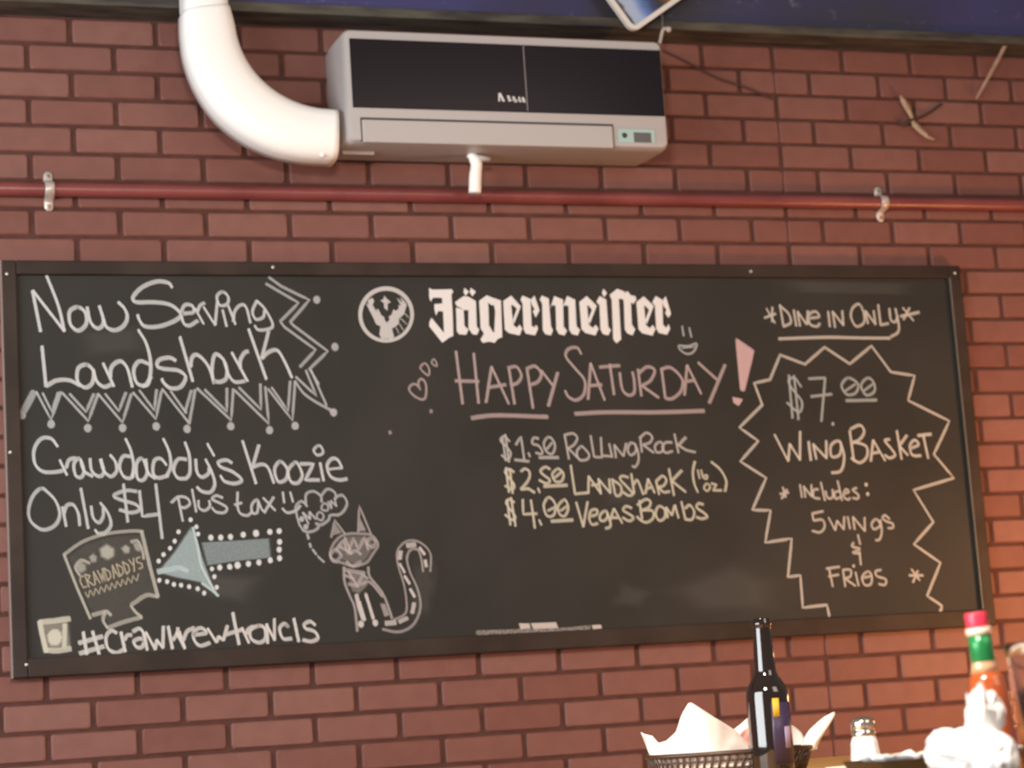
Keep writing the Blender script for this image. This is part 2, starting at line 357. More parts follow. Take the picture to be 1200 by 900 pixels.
chalkpart('chalk_lettering', 'white chalk price line Only $4 plus tax', WH, 0.68, 4.6, [
 (gF, 'c 170,135 110,190 80,290 100,370 180,425 265,395 300,320 275,230 225,170; l 318,265 345,400; s 330,310 350,255 395,250 430,310 440,395; l 448,135 500,415;'
      's 520,260 535,340 575,375 605,330 605,270; s 585,235 640,310 660,390 620,445 570,450 548,425; l 748,105 778,370; s 840,155 760,150 680,185 730,215 830,245 860,285 800,305 720,285;'
      'l 860,150 880,330 1000,315; l 975,105 1020,485; l.8 1130,190 1165,365; s.8 1085,235 1130,195 1190,200 1215,240 1180,270 1150,265'),
 (gE, 'l.8 30,440 60,600; s.8 75,520 80,570 120,590 155,560 150,520; s.8 245,500 200,485 170,510 220,535 275,570 255,605 200,600 170,570; s.8 350,460 350,560 370,610 420,625 450,600; l.8 330,550 380,535;'
      'c.8 490,515 450,550 455,605 490,600; s.8 495,520 520,580 545,605; l.8 530,500 615,590; l.8 605,495 540,600; l.8 668,460 678,535; l.8 720,460 740,530; s.8 665,575 700,605 760,590 790,555')])
chalkpart('chalk_drawing', 'chalk drawing of a drink sleeve with flowers and yellowish lettering', (.70, .68, .60), 0.50, 5.0, [
 (gH, 'l 270,240 360,470 455,690; s.8 270,240 400,150 560,95 720,75 815,75; l1.25 815,75 870,310 930,535; s 930,535 850,525 770,575 745,600 770,640 815,680; s 815,680 700,710 575,755; s 575,755 545,700 565,640 600,665; s 560,640 470,665;'
      's.8 450,300 390,280 350,330 380,385; s.8 740,150 790,145 820,210 830,270')],
 [('270,240 400,150 560,95 720,75 815,75 870,310 930,535 850,525 770,575 745,600 815,680 575,755 550,660 460,680 360,470', gH, .9, .17),
  ('335,310 390,265 440,300 440,360 390,390 345,365', gH, .45, .45), ('430,250 475,215 515,250 505,305 455,310', gH, .45, .45),
  ('500,190 570,145 640,190 640,260 580,295 515,265', gH, .5, .58), ('655,190 700,155 745,185 740,240 690,245', gH, .45, .50), ('740,150 790,130 825,190 815,240 765,220', gH, .45, .45)])
bm = None
def letters(word, font, x0, y0, dx, dy, sx, sy):
    out = []
    for i, ch in enumerate(word):
        for s in font[ch]: out.append('l ' + ' '.join('%.1f,%.1f' % (x0+i*dx+a*sx+b*30, y0+i*dy+b*sy+a*sx*dy/dx) for a, b in s))
    return ';'.join(out)
FONT = {'C': [[(1, .1), (.4, 0), (0, .4), (.2, .9), (1, .9)]], 'R': [[(0, 0), (0, 1)], [(0, 0), (.9, .2), (.1, .5), (1, 1)]], 'A': [[(.5, 0), (0, 1)], [(.5, 0), (1, 1)], [(.2, .6), (.8, .6)]],
        'W': [[(0, 0), (.3, 1), (.5, .3), (.75, 1), (1, 0)]], 'D': [[(0, 0), (0, 1)], [(0, 0), (.9, .4), (.8, .8), (0, 1)]], 'Y': [[(0, 0), (.5, .5)], [(1, 0), (.3, 1)]], 'S': [[(1, .1), (.2, .1), (.1, .4), (.9, .6), (.8, .9), (0, .9)]]}
chalkpart('chalk_lettering', 'yellowish chalk lettering on the drawn drink sleeve', (.66, .58, .43), 0.55, 2.6, [
 (gH, letters('CRAWDADDYS', FONT, 372, 395, 44, -15, 34, 88), 2.3),
 (gH, ';'.join('l %d,%d %d,%d %d,%d' % (420+i*38, 505-i*12, 440+i*38, 545-i*13, 452+i*38, 490-i*13) for i in range(10)), 1.7)])
chalkpart('chalk_drawing', 'pale blue chalk arrow pointing left to the drawn sleeve', (.50, .62, .64), 0.85, 4.2, [
 (gI, 's1.1 335,170 375,330 400,450 505,645; l1.6 90,480 240,450 300,475; s 400,560 470,610 515,650')],
 [('375,270 640,255 890,238 905,385 640,410 420,445', gI, .88, .32), ('60,490 190,335 320,140 375,260 440,450 515,650 400,570 200,530', gI, .82, .40)])
for q_ in ('d.8 320,115 235,200 208,265 175,315 130,360 95,405', 'd.8 360,165', 'd.8 372,215', 'd.8 100,540 155,550 203,570 253,575 310,585 370,600 415,630', 'd.8 470,460 487,515 503,590',
           'd 462,240 600,235 690,220 877,200 532,240; d1.2 780,210', 'd 942,195', 'd 945,270 942,325 945,385', 'd 880,400 800,415 727,425 595,445 525,450; d1.2 650,435'):
    for st_ in q_.split(';'):
        for d_ in st_.split()[1:]: chalkpart('chalk_dot', 'white chalk dot along the blue arrow', WH, .85, 5.6, [(gI, st_.split()[0]+' '+d_)])
chalkpart('chalk_speech_cloud', 'chalk thought cloud reading Meow with a dashed tail', WH, 0.50, 3.8, [
 (gE, 's 785,690 765,620 760,560 800,525 840,560; s 830,545 832,475 885,455 935,490 940,530; s 935,490 980,440 1030,460 1045,505; s 1045,490 1090,485 1120,540 1090,600 1050,625; s 1050,620 1000,625 990,655 940,690 900,680 920,705 880,735 820,735 785,690;'
      'l 808,605 850,685; l 808,605 860,650; l 860,650 855,600; l 855,600 900,650; c.8 925,600 905,635 940,660 955,625; c.8 955,540 940,580 980,590 985,555; l.8 985,525 1010,575; l.8 1010,575 1005,520; l.8 1005,520 1045,560; l.8 1045,560 1030,500; d1.5 830,705 800,650'),
 (gG, 'l1.2 142,312 150,338; l1.2 155,365 162,385; l1.1 172,398 192,425; l.9 200,435 235,468')])
chalkpart('chalk_cat_drawing', 'faint chalk drawing of a sitting cat with bony legs and a striped raised tail', (.70, .64, .63), 0.42, 4.4, [
 (gG, 'c.8 270,410 300,350 350,315 430,310 500,320 535,370 500,430 470,470 400,490 330,470 280,460; l.8 275,330 295,235 350,310; l.8 425,300 430,155 495,310; c 300,400 270,430 300,460 330,430; c 490,335 475,365 505,385 520,355;'
      'l 300,400 345,345 365,420 400,335 425,400 460,330 480,400; l 320,380 390,420; l 350,330 380,400; s1.1 360,465 395,490 440,465; s 375,420 410,405 440,425; s 345,495 350,580 380,660 405,720 420,850; s 480,495 490,550 560,640 600,740 612,780;'
      'l 350,540 400,560; l 370,520 420,600 450,540 480,560; s 440,590 490,580 560,660; l 370,590 430,600; l 465,640 520,820; l1.2 350,510 460,530; s.7 620,790 685,755 693,690 678,590 645,480 645,400 700,350 770,360 825,420 825,520;'
      's.8 560,840 650,855 730,815 770,720 755,620 715,530 695,450 715,400 755,400 775,450 785,520')],
 [('280,325 295,240 340,310', gG, .7, .45), ('425,300 432,210 475,300', gG, .7, .5), ('270,410 300,350 350,315 430,310 500,320 530,370 500,430 470,470 400,490 330,470', gG, .8, .30), ('350,500 470,510 490,600 430,660 380,640', gG, .7, .34), ('540,690 575,690 605,770 570,780', gG, .7, .5), ('820,380 880,450 870,600 850,780 800,640 840,500', gG, .5, .14)])
chalkpart('chalk_cat_stripes', 'brighter chalk stripes on the tail and legs of the drawn cat', (.74, .70, .68), 0.64, 6.2, [
 (gG, 'l 577,808 632,803; l.8 652,800 698,778; l.9 725,750 735,695; l 737,660 714,618; l.9 710,588 682,545; l.8 682,525 656,478; l 655,450 660,408; l 695,376 742,370; l.9 766,388 793,425; l.9 796,458 803,492; s1.1 415,650 430,720 450,780; d1.1 440,812; s.9 468,650 490,720 508,780; d 520,805; l 430,690 460,790')])
chalkpart('chalk_emblem', 'chalk camera emblem in a fuzzy square at the lower left corner', (.74, .72, .60), 0.68, 6.5, [
 (gJ, 's1.2 98,170 120,280 145,380; l 275,190 272,350; s 105,175 200,165 310,150; s 140,372 230,375 315,360'), (gJ, 'd 205,282', 15)],
 [('60,140 320,120 345,390 100,410', gJ, .70, .30)])
chalkpart('chalk_lettering', 'bold white chalk hashtag line along the bottom left', (.74, .72, .70), 0.76, 4.8, [
 (gJ, 'l1.1 405,245 430,400; l1.1 470,240 517,400; l1.1 375,322 540,275; l1.1 380,395 550,345; s 640,250 600,235 565,280 580,360 640,390 690,365; l1.1 670,245 700,382; s 695,300 715,268 745,265; s 755,240 800,220 830,260 825,340 785,352 760,312 800,290 830,300; l 832,250 855,370;'
      'l 845,245 910,365; l 910,365 922,300; l 922,300 965,355; l 965,355 968,205; l1.1 1002,205 1032,360; s 1035,300 1065,255 1070,215; l 1060,245 1118,360'),
 (gK, 'l 0,240 40,358; s 30,300 55,240 105,215; s 100,265 190,250 150,215 100,250 110,310 150,340 215,320; l 200,220 260,315; l 260,315 278,275; l 278,275 310,302; l 310,302 338,200; l1.1 376,110 420,330; l 325,262 450,225; l 440,215 490,320; s 470,260 485,225 520,205;'
      'c 560,200 500,230 505,290 560,318 605,290 600,220; l 615,190 622,322; l 612,190 670,300; l.9 670,300 668,150; s 750,195 770,210 740,185 705,220 730,290 790,290; l1.1 805,150 840,310; s 955,195 920,170 880,190 890,220 950,240 975,285 930,310 870,300')])
PK = (.62, .50, .50)
gP, gQ, gR, gS = (470, 390, A6), (650, 380, .2), (575, 500, 2/15), (700, 500, 2/15)
chalkpart('chalk_lettering', 'pinkish chalk words Happy Saturday with underlines', PK, 0.62, 4.6, [
 (gP, 'l 385,130 432,500; l 510,145 544,495; l 380,338 545,342; l 635,240 597,490; l 635,240 757,500; l 612,385 735,365; l 758,255 797,500; s 750,248 810,240 845,300 820,350 770,370; l 885,260 927,530; s 880,255 940,235 985,290 960,345 910,365; l 985,265 1065,370; l1.1 1100,280 1035,515; s1.2 495,600 620,583 750,582 1030,592'),
 (gQ, 's 155,175 130,138 80,145 65,190 120,260 175,330 170,410 125,445 80,425 60,390; l 210,230 195,440; l 210,230 292,445; l 205,360 275,355; l 262,252 380,242; l 322,235 347,412; s 380,285 395,380 430,415 465,400 465,330 455,280; l 487,265 507,420; s 490,290 540,250 585,270 560,330 510,360; l 510,360 608,430;'
      'l 625,260 647,432; s 620,265 680,255 745,320 740,390 690,435 650,435; l 775,240 760,415; l 775,240 857,407; l 770,335 822,328; l 840,225 950,325; l1.1 997,238 905,462; s1.2 118,525 300,516 600,516 875,508')])
chalkpart('chalk_exclamation_mark', 'filled pink chalk exclamation mark', (.70, .50, .52), 0.68, 3.5, [(gQ, 'l.8 1062,85 1165,155 1108,390 1090,385 1062,85')],
 [('1060,80 1167,155 1112,392 1088,390 1072,250', gQ, .92, .8), ('1038,425 1072,430 1106,440 1078,482 1045,462', gQ, .85, .75)])
chalkpart('chalk_hearts', 'three small pink chalk hearts', PK, 0.58, 3.4, [
 (gP, 's 135,400 120,350 145,325 175,370 165,465 100,450 55,400 75,365 105,365 135,400; c.9 165,215 135,250 190,300 195,250; c.8 228,185 215,215 250,235 245,205')])
chalkpart('chalk_smiley', 'small white chalk smiley under the printed name', WH, 0.56, 3.0, [((640, 325, .15833), 'l 1005,362 1017,435; l 1058,372 1074,445; c 980,508 1050,510 1113,492 1090,550 1045,568 1000,545; l.7 1000,525 1095,515')])
for q_ in ('457,507', '391,407', '505,482', '388,482'): chalkpart('chalk_speck', 'stray chalk speck', PK, 0.40, 4.2, [((0, 0, 1), 'd '+q_)])
YW = (.72, .69, .56)
chalkpart('chalk_lettering', 'greyish chalk drink line priced $1.50', (.62, .60, .58), 0.64, 3.7, [
 (gR, 's 165,130 120,85 85,120 130,170 175,230 150,290 95,250; l 100,90 132,300; l 127,70 160,312; l 220,160 265,85 295,300; l1.1 210,292 335,305; l 330,230 345,265; s 420,105 375,100 365,150 415,165 450,210 445,240 395,230; c 500,95 465,150 490,220 540,240 565,170 540,110; l 490,200 540,140; l1.2 425,272 595,272;'
      'l 648,70 686,285; s 645,75 720,60 760,100 730,160 680,190; l 680,190 790,300; c 790,175 755,225 780,290 840,290 865,250 820,190; l 877,80 907,265 962,270; l 967,95 977,275; l 985,255 1065,262; l 1040,150 1067,270; l 1085,160 1100,275; l 1085,160 1165,260; l 1165,260 1190,145'),
 (gS, 'c 330,160 290,145 265,200 290,250 335,220; s 330,150 355,220 360,300 330,355 305,345; l 375,95 390,225; s 370,100 430,55 480,90 460,140 400,160; l 400,160 495,230; c 545,135 505,170 520,225 570,215 575,160; s 655,140 600,140 570,180 600,230 660,215; l 676,65 712,232; l1.2 775,95 710,165; s 700,155 780,205 860,225')])
chalkpart('chalk_lettering', 'yellowish chalk drink line priced $2.50 with a bracketed size', YW, 0.70, 3.9, [
 (gR, 's 205,400 160,375 125,400 160,450 205,510 190,550 125,520; l 132,360 160,577; l 167,370 192,587; s 265,395 300,370 340,400 330,470 265,550; l1.1 265,550 330,545 385,580; l 415,540 430,580; s 520,375 480,355 435,390 470,430 520,470 490,500 425,470; c 580,375 540,420 565,480 620,480 640,420 610,380; l 560,450 620,400; l1.2 465,525 670,515;'
      'l 702,340 740,592; l 740,592 860,580; l 860,435 857,585; l 860,435 967,590; l 885,515 945,510; l 945,460 967,590; l 945,460 1050,585; l 1050,585 1040,460; l 1065,460 1092,590; s 1065,465 1140,520 1145,590 1110,610 1090,590'),
 (gS, 's 270,445 215,435 200,465 260,530 310,590 270,605 225,575; l 297,415 322,590; s 310,520 345,470 370,510 402,597; l 445,460 420,590; l 445,460 502,582; l 430,545 487,530; l 515,480 542,597; s 515,480 570,435 605,470 580,520 535,530; s 535,530 580,575 635,570; l 627,370 672,605; l1.1 740,385 660,470; l 650,475 775,575;'
      's 855,305 838,400 850,500 882,577; l.8 880,380 897,457; s.8 910,380 925,440 955,460 965,430 935,430; c.8 960,500 935,540 965,565 990,530; l.9 1000,500 1045,510 1015,560 1090,560; s 1000,310 1080,380 1132,480 1120,570')])
chalkpart('chalk_lettering', 'yellowish chalk shot line priced $4.00', YW, 0.70, 3.9, [
 (gR, 's 205,665 165,640 135,670 165,720 215,790 190,820 125,775; l 142,640 172,865; l 177,625 217,875; l 280,640 285,770 405,765; l 352,645 387,892; l 425,820 445,865; c 500,625 465,690 490,780 550,780 570,700 540,640; l.9 500,740 560,710; c 640,645 590,700 605,770 650,785 680,720 665,660; l.9 610,740 670,700; l1.2 530,832 720,820;'
      'l 750,665 812,880; l 812,880 850,660; s 870,790 930,770 930,730 880,740 865,810 890,860 940,850; c 1010,740 965,770 960,820 1000,825 1030,780'),
 (gS, 's 80,760 112,830 110,880 70,895; l 145,720 105,830; l 145,720 217,847; l 120,800 190,800; s 300,715 250,700 225,735 280,770 315,800 280,830 220,800; l 367,650 392,812; s 350,690 420,640 465,660 450,710 395,735; s 395,735 480,740 490,800 440,840 390,830 345,790;'
      'c 540,700 510,760 540,825 590,800 590,730; l 600,710 617,802; l 605,710 652,780; l 652,780 680,690; l 680,690 712,802; l 737,660 772,815; s 770,815 830,815 850,750 810,690 770,720; s 930,685 890,675 870,710 930,755 965,790 920,810 870,795')])
gT, gU, gW, gX = (880, 345, .175), (850, 320, .46667), (890, 480, .18333), (890, 590, .18333)
chalkpart('chalk_lettering', 'white chalk words Dine in only between stars at top right', WW, 0.68, 3.9, [
 (gT, 'l.9 102,95 160,192; l.9 142,85 140,185; l.9 88,158 165,130; l 192,70 217,215; s 190,75 250,130 265,190 215,215; l 285,105 302,212; l 312,120 327,212; l 310,115 372,202; l 380,110 374,202; s 390,160 455,150 430,115 385,140 395,200 440,215 460,195; l 515,115 527,217; l 545,115 562,222; l 545,115 617,207; l 617,207 610,110;'
      's 745,90 715,65 675,100 670,160 705,215 755,190 755,130 735,80; l 765,110 782,195; l 765,110 832,202; l 832,202 820,110; l 850,70 867,205; l 867,205 920,195; s 925,95 935,170 965,185 980,150; s 965,95 985,180 985,250 935,285; l.9 1015,90 1087,177; l.9 1060,90 1020,170; l1.1 1000,148 1125,120; s1.1 185,298 500,288 700,292 930,294')])
chalkpart('chalk_starburst_border', 'jagged white chalk burst outline around the basket offer', WW, 0.64, 4.2, [
 ((0, 0, 1), 'l 893,474.5 883.5,449 902,445 914,416 943,427 966,407 995.5,426.5 1021,405.5 1043.6,436 1071.6,440.5 1063.8,469.3 1112.3,493.6 1094,532.3 1117.4,560.3 1070.3,574.3 1093.5,612 1070.6,637.7 1101.8,659.7 1086.2,698.2 1103.6,710 1100.8,719.2'),
 ((0, 0, 1), 'l 893,474.5 866.3,501 888.3,517 867.3,540.7 897.6,560.3 881.3,597.7 902.8,598.3 896.4,635.8 927.6,631.3 923,676.2 937.7,674.3 940.4,712 968.8,709 971.6,722')])
chalkpart('chalk_lettering', 'bluish chalk price $7.00 inside the burst', (.50, .56, .57), 0.64, 4.0, [
 (gT, 's 335,620 290,560 250,580 280,640 340,720 320,790 240,725; l 252,540 277,830; l 287,545 317,840; l 385,565 495,560; l 495,560 470,850; l 400,685 540,668; d 547,868; c 650,560 605,610 640,670 700,660 715,600; c 780,560 735,610 770,675 825,650 820,590; l.9 625,650 700,600; l.9 750,650 815,600; l1.1 635,712 840,708')])
chalkpart('chalk_lettering', 'white chalk words Wing Basket', WW, 0.70, 4.2, [
 (gW, 'l 95,160 182,330; l 182,330 192,220; l 192,220 257,322; l 257,322 258,140; l1.1 312,205 327,325; l 342,225 362,317; l 340,220 427,312; l 427,312 425,200; c 500,200 455,230 460,300 510,290 520,230; s 515,205 540,300 520,390 460,405; l 575,135 602,330; s 580,125 640,100 668,140 640,190 590,215; s 600,205 680,235 685,300 640,340 585,310;'
      'l 725,195 710,330; l 725,195 802,327; l 720,280 772,270; s 830,190 800,200 840,250 865,290 830,310 800,290; l 876,135 907,317; l 940,165 890,235; l 890,230 947,292; s 960,250 1015,225 990,195 960,230 975,290 1030,295; l1.1 1010,167 1095,157; l 1045,165 1077,312')])
chalkpart('chalk_lettering', 'white chalk line Includes after a small star', WW, 0.64, 3.5, [
 (gW, 'l 257,480 270,562; l 282,490 292,562; l 280,490 332,557; l 332,557 330,480; s 375,510 345,515 345,560 385,570; l 390,465 417,582; s 420,520 435,565 465,560 465,510; s 515,520 480,530 485,570 515,560; l 497,455 527,582; s 540,540 570,525 550,510 535,550 560,575 580,565; s 620,500 595,515 630,545 625,570 595,565; ')])
chalkpart('chalk_star', 'small faint chalk star before the word Includes', WW, 0.64, 3.5, [(gW, 'l 130,540 185,530; l 147,495 167,562; l 175,510 140,570')])
for q_ in ('680,480', '690,540'): chalkpart('chalk_dot', 'dot of the colon after Includes', WW, 0.64, 4.2, [(gW, 'd '+q_)])
chalkpart('chalk_lettering', 'white chalk line 5 wings', WW, 0.64, 3.5, [(gX, 'l 405,50 335,65; l 335,65 345,110; s 345,110 400,105 415,150 385,185 335,175; l 440,90 482,172; l 482,172 495,110; l 495,110 537,167; l 537,167 540,85; l 562,85 577,162; l 595,85 607,167; l 595,85 672,177; l 672,177 670,90; c 745,100 715,130 730,165 770,140; s 770,105 780,180 765,230 740,235; s 830,100 800,75 785,95 810,115 850,130 850,155 820,158')])
chalkpart('chalk_lettering', 'white chalk and sign between two words', WW, 0.64, 3.5, [(gX, 'l 627,200 642,262; s 600,250 590,275 640,290 595,315 645,320; l 637,310 647,392')])
chalkpart('chalk_lettering', 'white chalk word Fries', WW, 0.64, 3.5, [(gX, 'l 442,410 467,532; l 425,417 510,405; l 440,467 505,455; l 532,430 547,532; s 530,425 580,425 580,465 545,480; l 545,480 612,527; l 612,440 632,527; d 600,400; c 690,435 655,470 670,520 710,515 715,460; l 665,475 710,465; s 775,425 740,435 750,465 805,485 800,520 760,515')])
chalkpart('chalk_star', 'small white chalk star right of the last word', WW, 0.64, 3.5, [(gX, 'l 970,420 1022,492; l 1010,430 980,505; l 955,460 1045,460')])
for sm_ in [('740,690 860,640 940,680 930,725 800,730', (0, 0, 1), .4, .3), ('480,640 515,640 510,740 470,745', (0, 0, 1), .4, .3), ('690,545 770,560 760,600 700,600', (0, 0, 1), .3, .3), ('720,670 780,690 760,720 700,715', (0, 0, 1), .3, .3),
  ('60,380 190,370 200,420 80,430', (0, 0, 1), .3, .3), ('230,660 330,670 300,720 200,700', (0, 0, 1), .3, .35), ('880,325 1100,330 1095,350 900,345', (0, 0, 1), .5, .3)]:
    chalkpart('chalk_smudge', 'faint wiped chalk haze', (.6, .58, .55), 0.10, 4, [], [sm_])
# printed name, emblem and small print
def polys(bm, text, tf, y):
    ox, oy, sc = tf
    for st in text.split(';'):
        t = st.split()
        if not t: continue
        vs = [bm.verts.new(at(ox+float(a.split(',')[0])*sc, oy+float(a.split(',')[1])*sc, y)) for a in t]
        bm.faces.new(vs)
def printed(name, label, m, items, y=YS-.0006):
    bm = bmesh.new()
    for k, (text, tf) in enumerate(items): polys(bm, text, tf, y-.00001*k)
    bm.normal_update(); bmesh.ops.triangulate(bm, faces=bm.faces[:])
    o = obj(name, bm, m, board); o['label'] = label; return o
ink = mat('white_print', (.68, .67, .67), .5)
gM, gN = (495, 325, 2/15), (640, 325, .158333)
def sh(text, dx, dy=0): return ' '.join('%g,%g' % (float(a.split(',')[0])+dx, float(a.split(',')[1])+dy) for a in text.split())
e_top, e_stem, e_diag, e_foot = '245,183 300,138 375,210 345,245 308,205 300,215', '245,183 302,195 316,352 345,380 262,385', '375,210 322,348 312,312 345,225', '262,383 316,350 345,375 367,350 388,380 365,430 290,412'
r_stem, r_flag = '785,185 810,138 860,165 865,350 890,375 905,345 918,380 895,425 835,412 815,382 805,210', '860,178 885,138 925,270 905,300 880,265 890,240 868,210'
printed('printed_lettering', 'white blackletter printed brand name across the top of the board', ink, [
 ('58,92 85,108 240,105 255,103 272,128 255,150 265,300 272,515 235,530 175,575 60,430 62,390 80,355 190,490 182,300 140,295 120,335 105,280 105,235 176,230 172,182 120,177 90,182 75,215 60,180', gM),
 ('368,92 410,125 378,165 362,130', gM), ('425,92 470,125 440,168 415,130', gM),
 ('295,265 362,285 370,425 405,460 385,505 320,500 302,470', gM), ('405,200 470,208 478,430 500,460 480,505 440,500 405,450', gM), ('285,220 360,165 410,172 470,210 470,250 405,290 365,287 300,250', gM),
 ('498,205 570,205 580,250 585,420 620,482 540,492 512,450', gM), ('500,205 565,158 620,180 690,203 690,240 610,245 565,217', gM), ('620,200 690,203 702,530 635,492 632,470 640,300', gM), ('545,488 620,478 702,525 665,540 635,575 585,565 530,577 510,545', gM),
 ('710,208 776,212 800,420 830,442 725,462', gM), ('710,208 780,160 865,255 838,282 790,240 775,255', gM), ('865,255 803,415 797,370 832,270', gM), ('725,460 800,418 830,445 855,415 878,450 855,510 760,490', gM),
 ('862,195 880,160 950,190 960,425 985,440 1000,415 1018,450 990,510 910,495 890,460 880,230', gM), ('950,198 985,160 1030,290 995,355 970,300 985,280 962,240', gM),
 ('1030,195 1050,160 1110,185 1130,430 1148,465 1130,510 1080,500 1058,465 1052,230', gM),
 ('30,230 60,138 125,165 130,365 155,395 135,430 95,420 75,385 70,210 45,205', gN), ('125,215 155,138 215,165 225,360 250,390 235,430 190,420 170,385 165,212 140,207', gN),
 (e_top, gN), (e_stem, gN), (e_diag, gN), (e_foot, gN), ('425,85 450,115 430,148 412,115', gN), ('372,182 395,138 445,165 460,365 480,390 460,430 420,420 402,385 395,205', gN),
 ('470,130 525,85 580,105 587,132 538,158 555,460 520,488 497,460 485,165', gN), ('565,140 600,100 625,130 635,350 660,385 640,430 600,415 582,385 575,190', gN), ('538,158 590,130 660,138 668,165 645,197 600,165', gN),
 (sh(e_top, 422, 2), gN), (sh(e_stem, 422, 2), gN), (sh(e_diag, 422, 2), gN), (sh(e_foot, 422, 2), gN), (r_stem, gN), (r_flag, gN)])
gO = (410, 325, 1/12)
ring_o = [(510+392*math.cos(a), 522+396*math.sin(a)) for a in [2*math.pi*i/40 for i in range(40)]]
ring_i = [(512+338*math.cos(a), 528+340*math.sin(a)) for a in [2*math.pi*i/40 for i in range(40)]]
ringq = ';'.join('%f,%f %f,%f %f,%f %f,%f' % (*ring_o[i], *ring_o[(i+1) % 40], *ring_i[(i+1) % 40], *ring_i[i]) for i in range(40))
printed('printed_emblem', 'round white printed stag head emblem', mat('white_print_grey', (.46, .45, .45), .5), [
 (ringq, gO), ('480,255 520,300 577,350 530,370 532,472 482,430 480,365 428,325 475,308', gO),
 ('215,345 262,392 250,322 318,288 342,330 320,392 380,490 375,448 402,450 442,532 482,558 490,600 520,640 560,590 545,555 590,520 612,450 642,470 690,440 680,390 720,402 658,285 742,362 706,275 772,340 800,390 760,520 690,582 690,640 650,690 590,720 622,832 600,862 440,862 415,800 432,690 370,660 330,570', gO),
 ('712,568 806,655 798,662 704,576', gO), ('692,640 760,742 752,748 684,648', gO), ('652,700 694,788 686,792 644,706', gO), ('772,500 836,565 830,572 764,508', gO)])
gV = (545, 715, A6)
prn = noisy('faint_small_print', (.06, .055, .05), (.26, .24, .22), 260, .6, 2, 0, .42, .56)
printed('small_print', 'faint unreadable small print along the bottom edge', prn, [('75,143 380,133 640,128 880,105 885,138 640,160 380,165 80,176', gV)])
for q_ in ('378,93 452,93 462,128 390,134', '462,92 640,85 655,126 480,132', '890,106 955,102 962,128 900,134'): printed('small_print', 'brighter block of the small print', mat('small_print_white', (.46, .42, .39), .6), [(q_, gV)], YS-.0008)

# ---------------------------------------------------------------- air conditioner
AX0, AX1, AZ0, AZ1, AY = 0.004, 0.819, 2.237, 2.517, -0.200
ac = thing('air_conditioner', 'off-white wall air conditioner with dark glossy front panel above the chalkboard', 'air conditioner', ((AX0+AX1)/2, 0, AZ0))
acw = mat('off_white_plastic', (.42, .39, .385), .38)
def rrect(x0, x1, z0, z1, r, n=5):
    out = []
    for cx, cz, a0 in ((x1-r, z1-r, 0), (x0+r, z1-r, 90), (x0+r, z0+r, 180), (x1-r, z0+r, 270)):
        for i in range(n+1):
            a = math.radians(a0+90*i/n); out.append((cx+r*math.cos(a), cz+r*math.sin(a)))
    return out
def loft(bm, secs, cap=True):
    rs = [[bm.verts.new((x, y, z)) for x, z in pts] for y, pts in secs]; n = len(rs[0])
    for a, b in zip(rs, rs[1:]):
        for i in range(n): bm.faces.new((a[i], a[(i+1) % n], b[(i+1) % n], b[i]))
    if cap: bm.faces.new(rs[0]); bm.faces.new(rs[-1][::-1])
bm = bmesh.new()
loft(bm, [(-0.001, rrect(AX0+.004, AX1-.004, AZ0+.012, AZ1+.004, .012)), (-.06, rrect(AX0, AX1, AZ0+.006, AZ1+.004, .014)), (AY+.03, rrect(AX0, AX1, AZ0, AZ1, .016)), (AY+.008, rrect(AX0+.002, AX1-.002, AZ0+.002, AZ1-.002, .016)), (AY+.001, rrect(AX0+.006, AX1-.006, AZ0+.006, AZ1-.006, .014)), (AY, rrect(AX0+.012, AX1-.012, AZ0+.012, AZ1-.012, .012))])
o = obj('body', bm, acw, ac, True); m_ = o.modifiers.new('e', 'EDGE_SPLIT'); m_.split_angle = math.radians(40)
def pxquad(bm, pts, y0, y1, bev=.001):
    a = [at(px, py, y0) for px, py in pts]; f = [bm.verts.new((p.x, y1, p.z)) for p in a]; b = [bm.verts.new((p.x, y0, p.z)) for p in a]
    n = len(pts); bm.faces.new(f); bm.faces.new(b[::-1])
    for i in range(n): bm.faces.new((f[i], b[i], b[(i+1) % n], f[(i+1) % n]))
def pxbox(bm, x0, y0, x1, y1, yb, yf, bev=.002):       # box whose upper left and lower right corners are seen at these pixels
    a, b_ = at(x0, y0, yb), at(x1, y1, yb); box(bm, (a.x, yf, b_.z), (b_.x, yb+.002, a.z), bev)
# dark panel
a, b_ = at(409, 45, AY), at(779, 136.5, AY)
PX0, PX1, PZ1, PZ0 = a.x, b_.x, at(409, 45, AY).z, at(414, 126, AY).z
bm = bmesh.new(); box(bm, (PX0, AY-.003, PZ0), (PX1, AY+.004, PZ1), .0015)
obj('front_panel', bm, mat('dark_glossy_panel', (.009, .006, .010), .22, Specular_IOR_Level=.22), ac)
pal = mat('pale_line', (.30, .27, .27), .4)
a, b_ = at(612.5, 54, AY), at(617.5, 129, AY)
bm = bmesh.new(); box(bm, (a.x-.0008, AY-.0042, PZ0+.003), (a.x+.0008, AY-.002, PZ1-.003)); tag(obj('divider_line', bm, pal, ac), 'thin pale line down the dark panel')
bm = bmesh.new()
for s in ('584,109 587,109 592,119 589,119', '584,110 586,110 586,119 584,119', '594,112 597,112 599,119 596,119', '600,113 603,113 606,120 603,120', '607,114 609,113 611,120 609,120', '611,114 614,114 616,120 613,120', '596,116 612,118 612,119 596,117'):
    polys(bm, s, (0, 0, 1), AY-.0036)
tag(obj('maker_mark', bm, mat('maker_print', (.62, .6, .6), .4), ac), 'tiny unreadable white maker mark')
